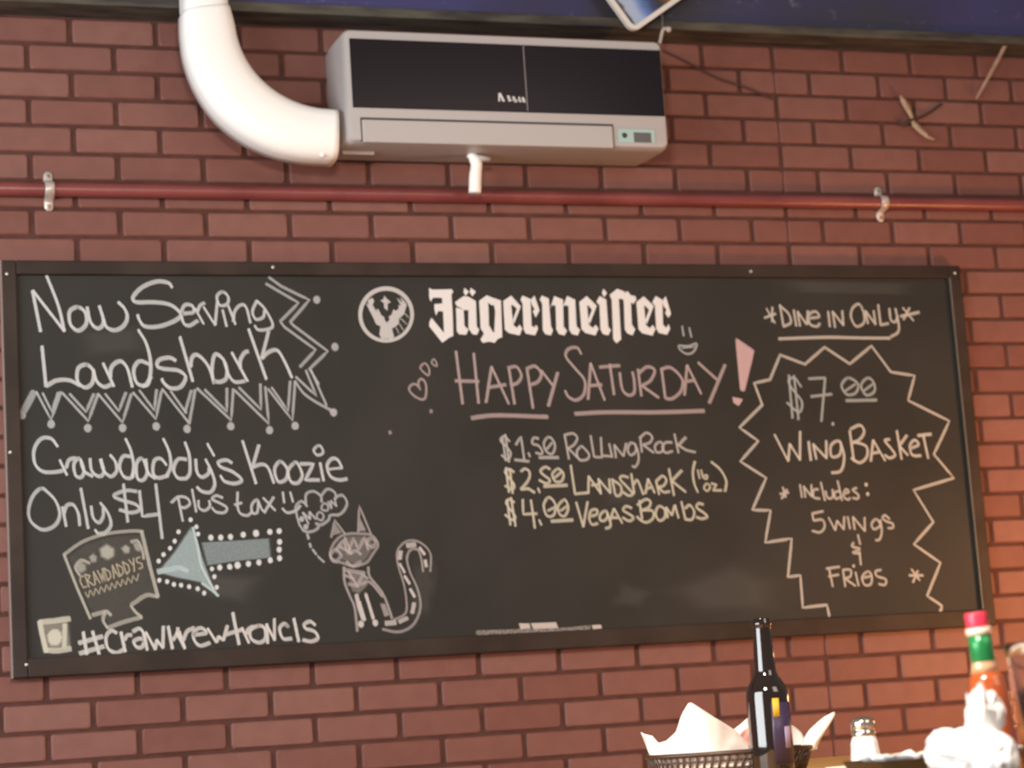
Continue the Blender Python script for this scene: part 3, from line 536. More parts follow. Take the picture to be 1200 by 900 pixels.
# louver and gap
gapm = mat('dark_gap', (.05, .035, .03), .7)
a, b_ = at(423, 138, AY), at(719, 172, AY); lz1, lz0 = a.z, b_.z-.001
bm = bmesh.new(); box(bm, (a.x-.002, AY-.0012, lz0), (b_.x+.003, AY+.006, lz1+.001), .0008); obj('louver_gap', bm, gapm, ac)
bm = bmesh.new(); box(bm, (a.x+.001, AY-.007, lz0-.004), (b_.x-.001, AY+.006, lz1-.005), .003); obj('louver', bm, acw, ac)
bm = bmesh.new(); pxbox(bm, 724, 151, 768, 168, AY, AY-.0022, .001); dp = obj('display_panel', bm, mat('pale_teal_plastic', (.36, .50, .47), .35), ac)
bm = bmesh.new(); pxbox(bm, 742, 155.5, 763, 167.5, AY, AY-.0035, .0008); obj('display_screen', bm, mat('grey_screen', (.10, .095, .10), .25), dp)
p = at(731.5, 159, AY); bm = bmesh.new(); bmesh.ops.create_uvsphere(bm, u_segments=14, v_segments=8, radius=.007)
for v in bm.verts: v.co = p + Vector((v.co.x, v.co.y*.5-.002, v.co.z))
obj('receiver_button', bm, mat('dark_button', (.03, .04, .04), .3), dp, True)
p0, p1 = at(396, 180, -.10), at(438, 184, -.10)
bm = bmesh.new(); box(bm, (p0.x+.01, -.11, AZ0-.004), (p1.x, -.098, AZ0+.006), .002); tag(obj('bottom_catch', bm, acw, ac), 'short pale catch under the left end')

# drain stub under the unit
bm = bmesh.new()
yd = -.105; zt = AZ0+.006
tp = at(551, 176, yd); top = Vector((tp.x, yd, zt)); p1 = at(558, 191, yd); p2 = at(557, 207, yd); p3 = at(556.5, 226, yd)
tube(bm, spline([top, (p1.x, yd, p1.z), (p2.x, yd, p2.z), (p3.x, yd, p3.z)], 5), [.012]*3+[.0145]*6+[.0155]*7, 16)
dr = thing('drain_pipe', 'short white drain stub hanging under the air conditioner', 'pipe', (top.x, yd, p3.z))
wpvc = mat('white_pvc', (.90, .89, .87), .35)
obj('pipe', bm, wpvc, dr, True)
q0 = at(560, 186, yd); q1 = at(573, 187, yd)
bm = bmesh.new(); tube(bm, [(q0.x-.004, yd-.008, q0.z), (q1.x, yd-.008, q1.z-.001)], [.008, .006], 10); obj('side_nozzle', bm, acw, dr, True)

# curved duct at its left
dy0, dy1 = -.10, -.185
duct = thing('line_cover_duct', 'white plastic curved duct entering the left end of the air conditioner', 'duct', tuple(at(240, 100, dy0)))
outer = spline([at(*p, dy1+.03) for p in ((213, 14), (214, 40), (219, 70), (232, 103), (254, 135), (285, 161), (320, 178), (355, 186), (394, 188.5))], 5)
inner = spline([at(*p, dy1+.03) for p in ((270, 8), (275, 26), (279, 45), (287, 66), (301, 87), (322, 106), (346, 119), (370, 126), (394, 128.5))], 5)
def ductmesh(bm, oo, ii, e=0.0):
    rs = []
    for p, q in zip(oo, ii):
        r = []
        for t, d in ((0, 0), (0, .35), (0, .62), (.03, .78), (.10, .92), (.22, 1), (.4, 1.03), (.6, 1.03), (.78, 1), (.90, .92), (.97, .78), (1, .62), (1, .35), (1, 0)):
            c = p.lerp(q, t); r.append(bm.verts.new((c.x, dy0+(dy1+e-dy0)*d, c.z)))
        rs.append(r)
    n = len(rs[0])
    for a, b in zip(rs, rs[1:]):
        for i in range(n): bm.faces.new((a[i], a[(i+1) % n], b[(i+1) % n], b[i]))
    bm.faces.new(rs[0]); bm.faces.new(rs[-1][::-1])
bm = bmesh.new(); ductmesh(bm, outer, inner); obj('elbow', bm, wpvc, duct, True)
bm = bmesh.new()
o1, i1 = at(215.5, 15, dy1+.03), at(268.5, 15, dy1+.03)
ductmesh(bm, [Vector((o1.x, 0, o1.z-.01)), Vector((o1.x, 0, 2.9)), Vector((o1.x, 0, 3.3))], [Vector((i1.x, 0, i1.z-.01)), Vector((i1.x, 0, 2.9)), Vector((i1.x, 0, 3.3))], .004)
o = obj('straight_section', bm, wpvc, duct, True); o.modifiers.new('e', 'EDGE_SPLIT').split_angle = math.radians(50)
p = at(379, 180, dy1); bm = bmesh.new(); bmesh.ops.create_uvsphere(bm, u_segments=10, v_segments=6, radius=.006)
for v in bm.verts: v.co = p + Vector((v.co.x, v.co.y*.6+.010, v.co.z))
obj('fixing_screw', bm, wpvc, duct, True)

# ---------------------------------------------------------------- red pipe and its straps
PR, PY, PZ_ = .0168, -.0195, 2.158
bm = bmesh.new(); tube(bm, [(xa+.1+i*(xb-xa-.2)/40, PY, PZ_) for i in range(41)], PR, 20)
redp = noisy('red_pipe_paint', (.165, .036, .036), (.215, .055, .052), 5, .34, 4, 0, .4, .6, (1, 1, 1))
tag(obj('pipe', bm, redp, None, True), 'long dark red painted pipe running level across the brick wall', 'pipe')
galv = noisy('galvanised_metal', (.52, .44, .40), (.66, .58, .53), 60, .34, 3, 0, Metallic=.35)
def strap(px, label, first=None):
    x = at(px, 215 if px < 500 else 238, PY).x
    if first:
        r = first.copy(); COL.objects.link(r); r.location.x = x; r['label'] = label
        for ch in list(first.children): c = ch.copy(); COL.objects.link(c); c.parent = r
        return r
    t = thing('pipe_strap', label, 'strap', (x, 0, PZ_), 'metal straps holding the red pipe')
    path = [(-.0012, .047), (-.0012, .040), (-.0012, .030), (-.0014, .0225)]
    for i in range(9):
        a = math.radians(75-150*i/8); path.append((PY-(PR+.002)*math.cos(a), (PR+.002)*math.sin(a)))
    path += [(-.0014, -.0225), (-.0012, -.030), (-.0012, -.040), (-.0012, -.047)]
    bm = bmesh.new(); rows = []
    for k, (y, z) in enumerate(path):
        hw = .0115
        if k in (0, len(path)-1): hw = .006
        if k in (1, len(path)-2): hw = .0110
        rows.append([bm.verts.new((x+dx*hw, y-e, PZ_+z)) for e, dx in ((0, -1), (0, 1), (.0022, .8), (.0022, -.8))])
    for a, b in zip(rows, rows[1:]):
        for i in range(4): bm.faces.new((a[i], a[(i+1) % 4], b[(i+1) % 4], b[i]))
    bm.faces.new(rows[0]); bm.faces.new(rows[-1][::-1])
    obj('band', bm, galv, t, True)
    for s in (1, -1):
        bm = bmesh.new(); bmesh.ops.create_uvsphere(bm, u_segments=10, v_segments=6, radius=.005)
        for v in bm.verts: v.co = Vector((x+v.co.x, -.0034+v.co.y*.5, PZ_+s*.036+v.co.z))
        obj('screw', bm, mat('dull_screw', (.30, .25, .22), .4, Metallic=.5), t, True)
    return t
s1 = strap(57.5, 'silver metal strap on the red pipe at the left, above the chalkboard corner')
strap(1034, 'silver metal strap on the red pipe at the right, past the air conditioner', s1)

# ---------------------------------------------------------------- picture sign, hook, cords
sy = -.128
c0 = at(741, 39.5, sy); e1 = (at(708, -6, sy)-c0).normalized(); e2 = (at(803, -4, sy)-c0).normalized()
e1 = Vector((e1.x, 0, e1.z)).normalized(); e2 = Vector((-e1.z, 0, e1.x)) if (Vector((-e1.z, 0, e1.x)).dot(e2) > 0) else Vector((e1.z, 0, -e1.x))
SW, SHT = .34, .46                                # along e2, along e1
sign = thing('picture_sign', 'tilted picture sign with rounded white border hanging above the air conditioner', 'sign', tuple(c0))
def plate(bm, m0, r, y0, y1, hole=None):
    pts = rrect(m0, SW-m0, m0, SHT-m0, r, 6)
    W = [c0 + e2*a + e1*b for a, b in pts]
    f = [bm.verts.new((p.x, y1, p.z)) for p in W]; k = [bm.verts.new((p.x, y0, p.z)) for p in W]; n = len(W)
    if hole is None: bm.faces.new(f); bm.faces.new(k[::-1])
    else:
        pi = [c0 + e2*a + e1*b for a, b in rrect(m0+hole, SW-m0-hole, m0+hole, SHT-m0-hole, max(r-hole, .004), 6)]
        g = [bm.verts.new((p.x, y1, p.z)) for p in pi]; h = [bm.verts.new((p.x, y0, p.z)) for p in pi]
        for i in range(n):
            q = (i+1) % n; bm.faces.new((f[i], f[q], g[q], g[i])); bm.faces.new((g[i], g[q], h[q], h[i])); bm.faces.new((k[i], k[q], h[q], h[i]))
    for i in range(n): bm.faces.new((f[i], k[i], k[(i+1) % n], f[(i+1) % n]))
bm = bmesh.new(); plate(bm, 0, .024, sy+.008, sy-.006, .0125); obj('border', bm, mat('white_sign_rim', (.66, .62, .58), .35), sign)
pic = mat('sign_picture', (.1, .1, .3), .35); nt = pic.node_tree; pb = nt.nodes['Principled BSDF']; L = nt.links.new
tc = nt.nodes.new('ShaderNodeTexCoord'); dt = nt.nodes.new('ShaderNodeVectorMath'); dt.operation = 'DOT_PRODUCT'
sub = nt.nodes.new('ShaderNodeVectorMath'); sub.operation = 'SUBTRACT'; sub.inputs[1].default_value = (0, 0, 0)
dt.inputs[1].default_value = e2/SW; nz = nt.nodes.new('ShaderNodeTexNoise'); nz.inputs['Scale'].default_value = 18
ma = nt.nodes.new('ShaderNodeMath'); ma.operation = 'MULTIPLY_ADD'; ma.inputs[1].default_value = .08; ma.inputs[2].default_value = -.04
ad = nt.nodes.new('ShaderNodeMath'); ad.operation = 'ADD'; rp = nt.nodes.new('ShaderNodeValToRGB')
cr = rp.color_ramp; cr.elements[0].position = 0; cr.elements[0].color = (.03, .035, .045, 1); cr.elements[1].position = 1; cr.elements[1].color = (.10, .05, .03, 1)
for p_, c_ in ((.055, (.035, .04, .05)), (.075, (.36, .42, .55)), (.14, (.34, .42, .60)), (.20, (.12, .20, .46)), (.27, (.035, .05, .14)), (.32, (.03, .03, .03)), (.42, (.22, .09, .03)), (.6, (.12, .05, .02))):
    e = cr.elements.new(p_); e.color = (*c_, 1)
L(tc.outputs['Object'], sub.inputs[0]); L(sub.outputs[0], dt.inputs[0]); L(tc.outputs['Object'], nz.inputs['Vector']); L(nz.outputs['Fac'], ma.inputs[0])
L(ma.outputs[0], ad.inputs[0]); L(dt.outputs['Value'], ad.inputs[1]); L(ad.outputs[0], rp.inputs['Fac']); L(rp.outputs['Color'], pb.inputs['Base Color'])
bm = bmesh.new(); plate(bm, .008, .016, sy+.006, sy-.001); obj('picture', bm, pic, sign)
# cord hook at the upper right corner of the unit
hk = thing('cord_hook', 'small pale hook with thin wire at the upper right corner of the air conditioner', 'hook', tuple(at(774, 50, -.11)))
bm = bmesh.new(); tube(bm, spline([at(773, 51, -.11), at(775, 42, -.11), at(777, 35, -.112), at(781, 33, -.112)], 4), .0045, 10)
obj('stem', bm, mat('pale_grey_plastic', (.42, .37, .34), .45), hk, True)
bm = bmesh.new(); bmesh.ops.create_uvsphere(bm, u_segments=12, v_segments=8, radius=.0078); p = at(783.5, 34.5, -.112)
for v in bm.verts: v.co += p
obj('knob', bm, mat('pale_grey_knob', (.42, .37, .34), .45), hk, True)
bm = bmesh.new(); tube(bm, [at(776.5, 34, -.112), at(776, 18, -.112), at(775, -6, -.112)], .0008, 6); obj('wire', bm, pal, hk)
bm = bmesh.new()
tube(bm, spline([at(*p, -.006) for p in ((778, 60), (800, 70), (822, 82), (845, 93), (870, 101), (890, 109), (905, 116))], 4), .0028, 8)
tag(obj('wall_cord', bm, mat('dark_cord', (.07, .035, .03), .6), None, True), 'thin dark cord sagging along the bricks right of the air conditioner', 'cord')
tan = noisy('tan_fibre', (.30, .20, .13), (.44, .31, .21), 60, .8)
kn = thing('cloth_tie', 'frayed tan knotted tie stuck on the upper right bricks', 'tie', tuple(at(1068, 138, 0)))
def ribbon(bm, pts, ws, th=.004):
    rows = []
    for i, p in enumerate(pts):
        a, b = pts[max(i-1, 0)], pts[min(i+1, len(pts)-1)]; d = (b-a).normalized(); n = Vector((-d.z, 0, d.x)).normalized(); u = d.cross(n).normalized()
        w_ = ws[i] if isinstance(ws, (list, tuple)) else ws
        rows.append([bm.verts.new(p+n*s*w_+u*t*th/2) for s, t in ((-1, -.4), (0, -1), (1, -.4), (1, .4), (0, 1), (-1, .4))])
    for a, b in zip(rows, rows[1:]):
        for k in range(6): bm.faces.new((a[k], a[(k+1) % 6], b[(k+1) % 6], b[k]))
    bm.faces.new(rows[0]); bm.faces.new(rows[-1][::-1])
bm = bmesh.new(); ribbon(bm, [at(1055, 112, -.022), at(1059, 119, -.020), at(1064, 127, -.014), at(1067.5, 135, -.010), at(1069, 140, -.010)], [.003, .0085, .009, .006, .004], .008); obj('loose_end', bm, tan, kn, True)
bm = bmesh.new(); ribbon(bm, [at(1068, 139, -.010), at(1072, 146, -.012), at(1079, 153, -.018), at(1088, 161, -.024), at(1095, 164, -.026)], [.004, .009, .0085, .005, .002], .008); obj('loose_end', bm, tan, kn, True)
bm = bmesh.new(); tube(bm, spline([at(1054, 143, -.010), at(1060, 146, -.012), at(1067, 141, -.012), at(1078, 137, -.010), at(1090, 131, -.006), at(1103, 122, -.004)], 4), [.005]*9+[.0035]*12, 8)
tag(obj('cord', bm, mat('dark_brown_cord', (.055, .03, .022), .7), kn, True), 'dark brown cord through the knot')
bm = bmesh.new(); ribbon(bm, [at(1183, 42, -.088), at(1177, 55, -.07), at(1165, 78, -.045), at(1154, 98, -.025), at(1144, 116, -.012)], [.004, .005, .005, .0045, .004], .0015)
tag(obj('tape_strip', bm, noisy('dusty_tape', (.24, .15, .11), (.32, .21, .16), 30, .6), None), 'narrow dusty tan strip hanging from the ledge onto the bricks', 'strip')

# ---------------------------------------------------------------- table
TZ = .75
wood = noisy('warm_table_wood', (.56, .28, .075), (.68, .36, .12), 5, .42, 6, .05, .35, .65, (9, 1, 1))
TX0, TX1, TY0, TY1 = -.42, 1.16, -2.95, -.84
tb = thing('dining_table', 'orange-brown wooden table in front of the brick wall carrying the bottles', 'table', ((TX0+TX1)/2, (TY0+TY1)/2, 0))
bm = bmesh.new(); box(bm, (TX0, TY0, TZ-.035), (TX1, TY1, TZ), .004); obj('tabletop', bm, wood, tb)
for x in (TX0+.08, TX1-.08):
    for y in (TY0+.08, TY1-.08):
        bm = bmesh.new(); box(bm, (x-.035, y-.035, 0), (x+.035, y+.035, TZ-.035), .004); obj('leg', bm, wood, tb)
for y in (TY0+.08, TY1-.08):
    bm = bmesh.new(); box(bm, (TX0+.115, y-.015, TZ-.13), (TX1-.115, y+.015, TZ-.035), .002); obj('apron', bm, wood, tb)

# beer bottle
bp_ = atz(907.5, 914, TZ)
amber = mat('dark_brown_glass', (.009, .0045, .003), .05, Coat_Weight=.6, Specular_IOR_Level=.7)
bt = thing('beer_bottle', 'dark brown longneck glass bottle with purple label standing before the paper-lined basket', 'bottle', tuple(bp_))
bm = bmesh.new()
prof = [(.026, 0), (.0295, .003), (.0305, .008), (.0305, .05), (.0305, .116), (.0298, .124), (.0275, .131), (.0225, .139), (.0185, .145), (.0162, .151), (.0154, .158), (.0146, .175), (.0136, .20), (.0130, .214), (.0130, .216), (.0141, .2175), (.0141, .222), (.0134, .2235), (.0134, .227), (.0126, .229), (.0095, .2285), (.0095, .20)]
lathe(bm, prof, 48, bp_); obj('glass', bm, amber, bt, True)
view = (CAM-bp_); va = math.atan2(view.y, view.x)
def band(bm, c, r, z0, z1, a0, a1, n=20, r0=None):
    vs = [[bm.verts.new((c.x+r*math.cos(a), c.y+r*math.sin(a), c.z+z)) for z in (z0, z1)] for a in [a0+(a1-a0)*i/n for i in range(n+1)]]
    ws = [[bm.verts.new((c.x+(r-.0006)*math.cos(a), c.y+(r-.0006)*math.sin(a), c.z+z)) for z in (z0, z1)] for a in [a0+(a1-a0)*i/n for i in range(n+1)]]
    for i in range(n):
        bm.faces.new((vs[i][0], vs[i+1][0], vs[i+1][1], vs[i][1])); bm.faces.new((ws[i][0], ws[i][1], ws[i+1][1], ws[i+1][0]))
        for k in (0, 1): bm.faces.new((vs[i][k], vs[i+1][k], ws[i+1][k], ws[i][k]))
    bm.faces.new((vs[0][0], vs[0][1], ws[0][1], ws[0][0])); bm.faces.new((vs[-1][0], vs[-1][1], ws[-1][1], ws[-1][0]))
bm = bmesh.new(); band(bm, bp_, .0309, .022, .108, va+.12, va+1.65, 24)
lb = obj('label', bm, mat('dark_purple_label', (.035, .022, .055), .4), bt, True); lb['label'] = 'dark purple paper label'
bm = bmesh.new(); band(bm, bp_, .0313, .088, .114, va+.20, va+.52, 8); tag(obj('label_emblem', bm, mat('yellow_emblem', (.55, .36, .03), .45), lb, True), 'yellow emblem')
bm = bmesh.new(); band(bm, bp_, .0313, .044, .074, va+.72, va+1.05, 8); tag(obj('label_panel', bm, mat('lavender_panel', (.34, .25, .38), .4), lb, True), 'pale lavender panel')

# food basket
bc = atd(856, 893, 3.175); bc.z = TZ
BA, BB, BH = .122, .080, .0445
ex = Vector((RT.x, RT.y, 0)).normalized(); ey = Vector((-ex.y, ex.x, 0))
def oval(t, k, z): return bc + ex*(BA*k*math.cos(t)) + ey*(BB*k*math.sin(t)) + Vector((0, 0, z))
bk = thing('food_basket', 'dark brown oval plastic lattice basket behind the longneck bottle', 'basket', tuple(bc))
brn = mat('dark_brown_plastic', (.045, .022, .014), .4)
NR = 64
bm = bmesh.new(); tube(bm, [oval(2*math.pi*i/72, 1.0, BH-.003) for i in range(72)], .0036, 8, True); obj('rim', bm, brn, bk, True)
bm = bmesh.new()
for i in range(NR):
    t = 2*math.pi*i/NR; tube(bm, [oval(t+.03, .995, BH-.004), oval(t-.02, .93, .022), oval(t-.07, .86, .002)], .0019, 6)
for z, k in ((.031, .955), (.0205, .925), (.010, .885)): tube(bm, [oval(2*math.pi*i/60, k, z) for i in range(60)], .0016, 6, True)
obj('lattice_wall', bm, brn, bk, True)
bm = bmesh.new(); vs = [bm.verts.new(oval(2*math.pi*i/48, .87, .0005)) for i in range(48)]; v2 = [bm.verts.new(oval(2*math.pi*i/48, .87, .004)) for i in range(48)]
bm.faces.new(vs[::-1]); bm.faces.new(v2)
for i in range(48): bm.faces.new((vs[i], vs[(i+1) % 48], v2[(i+1) % 48], v2[i]))
obj('base', bm, brn, bk)
# paper liner
paper = noisy('deli_paper', (.80, .70, .63), (.86, .79, .73), 40, .7, 3, .15, Subsurface_Weight=0.0)
pl = thing('deli_paper', 'crumpled cream food paper lining the oval basket, its corners standing up', 'paper', tuple(bc+Vector((0, 0, .005))))
def solid(o, th=.0008): m_ = o.modifiers.new('thickness', 'SOLIDIFY'); m_.thickness = th; m_.offset = 0; return o
bm = bmesh.new(); rows = []
for z, k in ((.0045, .0), (.0045, .5), (.005, .80), (.012, .868), (.024, .905), (.036, .935), (.043, .945)):
    rows.append([bm.verts.new(oval(2*math.pi*i/64, k*(1+.012*math.sin(i*1.9)*(k > .85) - .012*(k > .85)), z)) for i in range(64)] if k else [bm.verts.new(oval(0, 0, z))])
for i in range(64): bm.faces.new((rows[0][0], rows[1][i], rows[1][(i+1) % 64]))
for a, b in zip(rows[1:], rows[2:]):
    for i in range(64): bm.faces.new((a[i], a[(i+1) % 64], b[(i+1) % 64], b[i]))
solid(obj('liner', bm, paper, pl, True))
def sheet(name, bot, topl, d0, bulge, lean, m=paper, seed=0, nr=9):
    """a standing flap: bottom and top edges run left to right, depth d0, bowed towards the viewer, leaning"""
    def res(pts, n):
        P = [Vector((a, b, 0)) for a, b in pts]; ln = [0]
        for a, b in zip(P, P[1:]): ln.append(ln[-1]+abs(b.x-a.x)+.3*abs(b.y-a.y))
        out = []
        for i in range(n):
            s = ln[-1]*i/(n-1); k = max(j for j in range(len(ln)) if ln[j] <= s+1e-9); k = min(k, len(P)-2)
            out.append(P[k].lerp(P[k+1], (s-ln[k])/max(ln[k+1]-ln[k], 1e-9)))
        return out
    n = 34; T, Bt = res(topl, n), res(bot, n)
    bm = bmesh.new(); g = []
    for j in range(nr):
        v = j/(nr-1); row = []
        for i in range(n):
            u = i/(n-1); p = Bt[i].lerp(T[i], v)
            dd = d0 - bulge*math.sin(math.pi*u) + lean*v + .006*noise.noise(Vector((u*5+seed, v*2.5, seed))) + .003*noise.noise(Vector((u*13, v*7+seed, 3)))
            row.append(bm.verts.new(atd(p.x, p.y, dd)))
        g.append(row)
    for a, b in zip(g, g[1:]):
        for i in range(n-1): bm.faces.new((a[i], a[i+1], b[i+1], b[i]))
    return solid(obj(name, bm, m, pl, True))
sheet('paper_corner', [(764, 892), (800, 890), (840, 886), (880, 882)], [(751, 858), (757, 861), (764, 862), (771, 871), (780, 868.7), (787, 863), (794.7, 855), (794.9, 848), (799, 837), (808, 822), (820, 829.5), (833, 838), (848, 847), (860, 854.7), (873, 867), (879, 875)], 3.172, .056, .02, seed=1)
sheet('paper_corner', [(850, 884), (880, 882), (920, 880), (946, 878)], [(856, 858), (866, 850), (877, 840.5), (884, 848), (896, 854), (910, 849), (930, 850), (939, 858), (943, 866)], 3.22, -.01, .02, seed=4)
sheet('paper_corner', [(936, 882), (942, 881), (950, 880), (957, 878)], [(941, 867), (948, 855.5), (957, 847), (965.6, 840), (977.8, 833.8), (979, 837), (974, 846), (968, 855), (960, 866)], 3.16, .008, .03, seed=8)
pinkp = noisy('pink_paper', (.55, .22, .19), (.72, .40, .35), 30, .7)  # one fold coloured redder and darker than the rest of the paper
sheet('paper_fold', [(862, 882), (884, 880)], [(864, 866), (870, 857), (877, 853), (884, 862)], 3.195, .004, .01, pinkp, seed=5)['label'] = 'reddish fold'

# salt shaker
sp_ = atz(1016.5, 906, TZ); sp_ = atd(1016, 906, 2.95); sp_.z = TZ
sh_ = thing('salt_shaker', 'small glass salt shaker with metal cap between the dark bottle and the black tray', 'salt shaker', tuple(sp_))
bm = bmesh.new(); lathe(bm, [(.0205, 0), (.0222, .002), (.0222, .010), (.0205, .028), (.0182, .046), (.0160, .053), (.0150, .056), (.0150, .060)], 10, sp_)
glass = mat('clear_glass', (.95, .93, .92), .06, Transmission_Weight=.55, IOR=1.45); obj('glass_body', bm, mat('salt_filled_glass', (.86, .84, .83), .12, Coat_Weight=.6), sh_, False)
bm = bmesh.new(); lathe(bm, [(.0158, .0535), (.0162, .055), (.0162, .061), (.0155, .0615), (.0160, .063), (.0162, .071), (.0158, .0745), (.0135, .0775), (.008, .0795), (0.0, .080)], 32, sp_); cp = obj('cap', bm, mat('shaker_metal', (.62, .55, .48), .18, Metallic=.95), sh_, True)
bm = bmesh.new()
for i in range(6):
    a = i*math.pi/3; q = sp_ + Vector((.006*math.cos(a), .006*math.sin(a), .0798)); lathe(bm, [(.0011, -.001), (.0011, .0006)], 8, q)
obj('holes', bm, mat('dark_holes', (.02, .02, .02), .6), cp)

# black tray with paper
ty = atz(1090, 904, TZ); t0 = atd(1038, 893, 2.62); t1 = atd(1150, 885, 2.52)
TW, TD, THh = .22, .13, .0250
tx = Vector((1, 0, 0)); tc_ = Vector((t0.x + TW/2, t0.y + TD/2, TZ))
tr = thing('serving_tray', 'low black tray with crumpled paper edge behind the white napkin', 'tray', tuple(tc_))
blk = mat('black_plastic', (.012, .011, .010), .45)
bm = bmesh.new()
def fr(k, z): return [(tc_.x+x, tc_.y+y, TZ+z) for x, y in rrect(-TW/2+k, TW/2-k, -TD/2+k, TD/2-k, .02, 5)]
secs = [fr(.012, .0005), (fr(.004, .012)), fr(0, THh), fr(-.003, THh+.001), fr(.002, THh), fr(.006, .012), fr(.013, .004)]
rs = [[bm.verts.new(p) for p in s] for s in secs]; n = len(rs[0])
for a, b in zip(rs, rs[1:]):
    for i in range(n): bm.faces.new((a[i], a[(i+1) % n], b[(i+1) % n], b[i]))
bm.faces.new(rs[0]); bm.faces.new(rs[-1][::-1]); obj('tray_body', bm, blk, tr, True)
wpaper = noisy('white_tissue', (.83, .81, .80), (.90, .89, .88), 45, .8, 3, .1)
lp = thing('tray_paper', 'crinkled white paper lying in the black tray', 'paper', (tc_.x, tc_.y, TZ+.005))
bm = bmesh.new(); NX, NY = 26, 14; g = []
for j in range(NY):
    row = []
    for i in range(NX):
        u, v = i/(NX-1)*2-1, j/(NY-1)*2-1
        x = tc_.x+u*(TW/2-.014); y = tc_.y+v*(TD/2-.012)
        edge = max(abs(u), abs(v)); z = TZ + .011 + .027*max(0, (edge-.35)/.65)**1.5*(.75+.35*noise.noise(Vector((u*4, v*4, 2)))) + .005*noise.noise(Vector((u*9, v*6, 7)))
        row.append(bm.verts.new((x, y, z)))
    g.append(row)
for a, b in zip(g, g[1:]):
    for i in range(NX-1): bm.faces.new((a[i], a[i+1], b[i+1], b[i]))
solid(obj('paper_sheet', bm, wpaper, lp, True))

# hot sauce bottle (leans a little to the left)
hb = atd(1176, 918, 2.36); hb.z = TZ
hs = thing('hot_sauce_bottle', 'hot sauce bottle with red cap and green neck foil behind the white napkin', 'bottle', tuple(hb))
O = Vector((0, 0, 0))
def hot(name, prof, m, n=32, label=None):
    bm = bmesh.new(); lathe(bm, prof, n, O)
    bmesh.ops.recalc_face_normals(bm, faces=bm.faces); me = bpy.data.meshes.new(name); bm.to_mesh(me); bm.free(); me.materials.append(m)
    for p in me.polygons: p.use_smooth = True
    o = bpy.data.objects.new(name, me); COL.objects.link(o); o.parent = hs
    if label: o['label'] = label
    return o
hot('glass_body', [(.019, .0015), (.0225, .004), (.0232, .010), (.0232, .085), (.0228, .094), (.0212, .104), (.0188, .113), (.0160, .121)],
    mat('hot_sauce_glass', (.33, .066, .014), .08, Coat_Weight=.8))
hot('neck_glass', [(.0160, .121), (.0140, .128), (.0130, .134), (.0124, .160)], mat('pale_neck_glass', (.52, .30, .17), .08, Coat_Weight=.8), label='pale glass below the foil')
hot('neck_foil', [(.0133, .1325), (.0135, .133), (.0130, .150), (.0127, .1635)], mat('green_foil', (.02, .20, .06), .22, Metallic=.25), label='green neck foil')
hot('collar', [(.0128, .162), (.0140, .1635), (.0140, .1690), (.0125, .170)], mat('pale_collar', (.70, .52, .42), .3), label='pale collar ring')
hot('cap', [(.0122, .169), (.0124, .170), (.0124, .185), (.0118, .1868), (0.0, .187)], mat('red_cap', (.62, .035, .07), .3), 36, 'bright red cap')
hs.rotation_euler = (0, math.radians(-4.2), 0)

# tumbler of cola at the right edge
gb = atd(1240, 912, 2.27); gb.z = TZ
tg = thing('glass_tumbler', 'tall clear glass tumbler of dark drink at the right edge of the table', 'glass', tuple(gb))
bm = bmesh.new(); lathe(bm, [(.030, 0), (.0315, .003), (.0345, .06), (.0400, .132), (.0415, .146), (.0408, .1475), (.0398, .146), (.0383, .132), (.0328, .06), (.0295, .012), (.0, .010)], 44, gb); obj('glass_wall', bm, mat('tumbler_glass', (.97, .96, .95), .03, Transmission_Weight=1.0, IOR=1.45), tg, True)
bm = bmesh.new(); lathe(bm, [(.0, .0105), (.0288, .0125), (.0321, .06), (.0347, .0975), (.0, .0975)], 44, gb); obj('drink', bm, mat('dark_cola', (.050, .020, .018), .1, Transmission_Weight=.35), tg, True)

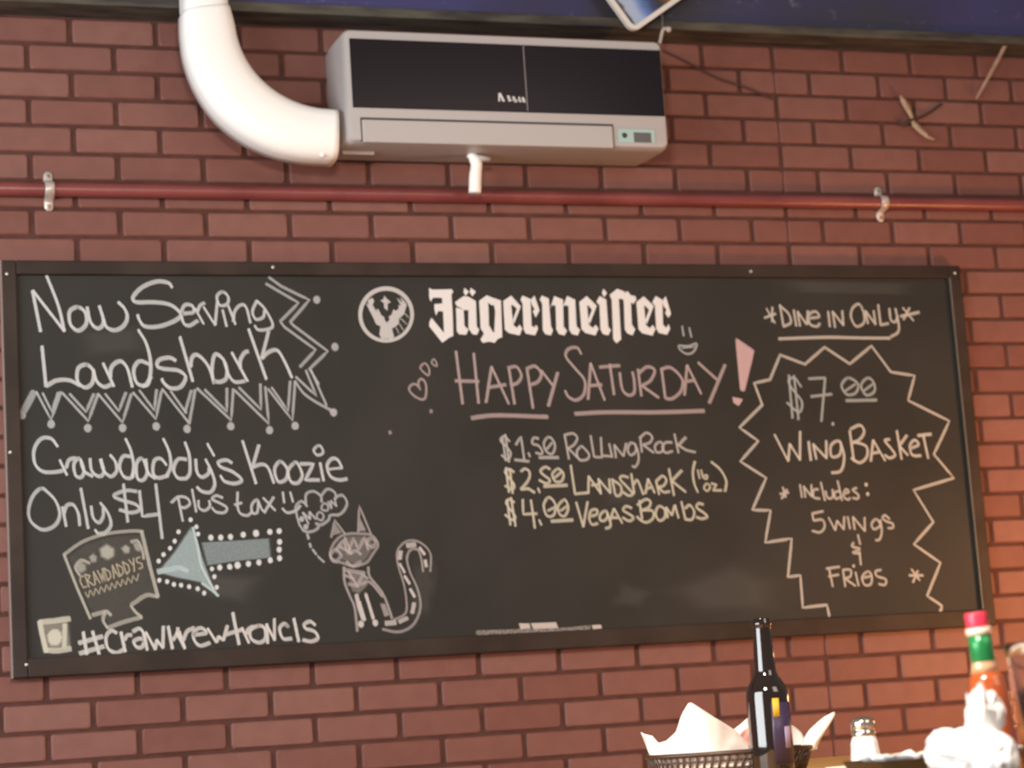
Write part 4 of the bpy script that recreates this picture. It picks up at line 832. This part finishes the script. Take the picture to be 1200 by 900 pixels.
# crumpled napkin
def crumple(bm, c, rx, ry, rz, seed, amp=.28, tilt=0):
    r = bmesh.ops.create_icosphere(bm, subdivisions=5, radius=1.0)
    M = Matrix.Rotation(tilt, 4, FW)
    for v in r['verts']:
        d = v.co.normalized(); q = d*1.9 + Vector((seed, seed*.7, 0))
        k = 1 + amp*(1-2*abs(noise.noise(q))) - amp*.45 + amp*.5*(1-2*abs(noise.noise(q*2.3))) - amp*.3
        v.co = c + M @ (ex*(d.dot(ex)*rx*k) + Vector((0, 0, 1))*(d.z*rz*k) + ey*(d.dot(ey)*ry*k))
nb = atd(1136, 893, 2.24); nb.z = TZ
nap = thing('paper_napkin', 'crumpled white paper napkin heaped beside the hot sauce bottle', 'napkin', tuple(nb))
bm = bmesh.new()
crumple(bm, atd(1138, 884, 2.24), .043, .030, .024, 3.1, .26)
crumple(bm, atd(1108, 872, 2.24), .017, .016, .014, 5.7, .3)
crumple(bm, atd(1166, 890, 2.20), .022, .022, .026, 9.2, .22)
crumple(bm, atd(1154, 842, 2.23), .018, .012, .026, 1.4, .30, .22)
for v in bm.verts: v.co.z = max(v.co.z, TZ+.0006)
o = obj('crumpled_body', bm, wpaper, nap, True)
def flap(pts, dep):
    bm = bmesh.new(); n = len(pts); c = atd(sum(p[0] for p in pts)/n, sum(p[1] for p in pts)/n, dep-.008)
    vs = [bm.verts.new(atd(x, y, dep+dd)) for x, y, dd in pts]; cv = bm.verts.new(c)
    for i in range(n): bm.faces.new((vs[i], vs[(i+1) % n], cv))
    bmesh.ops.subdivide_edges(bm, edges=bm.edges[:], cuts=2, use_grid_fill=True)
    return solid(obj('napkin_corner', bm, wpaper, nap, False), .0012)
flap([(1132, 812, 0), (1136, 818, 0), (1141, 808, 0), (1151, 804, .005), (1156, 812, .008), (1159, 822, .01), (1176, 834, .015), (1175, 850, .01), (1169, 862, 0), (1150, 856, -.004), (1136, 846, 0)], 2.215)

# small pale dish
dd = atd(984, 901, 2.93); dd.z = TZ
di = thing('dip_cup', 'tiny cream dip cup low on the table left of the salt shaker', 'cup', tuple(dd))
bm = bmesh.new(); lathe(bm, [(.014, 0), (.016, .001), (.0190, .013), (.0198, .0145), (.0192, .0155), (.0178, .0145), (.0150, .004), (0, .0035)], 32, dd); obj('cup_wall', bm, mat('cream_plastic', (.80, .68, .52), .4), di, True)
bm = bmesh.new(); lathe(bm, [(0, .0036), (.0148, .0042), (.0170, .0110), (0.010, .0135), (0, .0140)], 32, dd); obj('dip', bm, mat('cream_dip', (.82, .70, .55), .5), di, True)
bpy.context.view_layer.update()
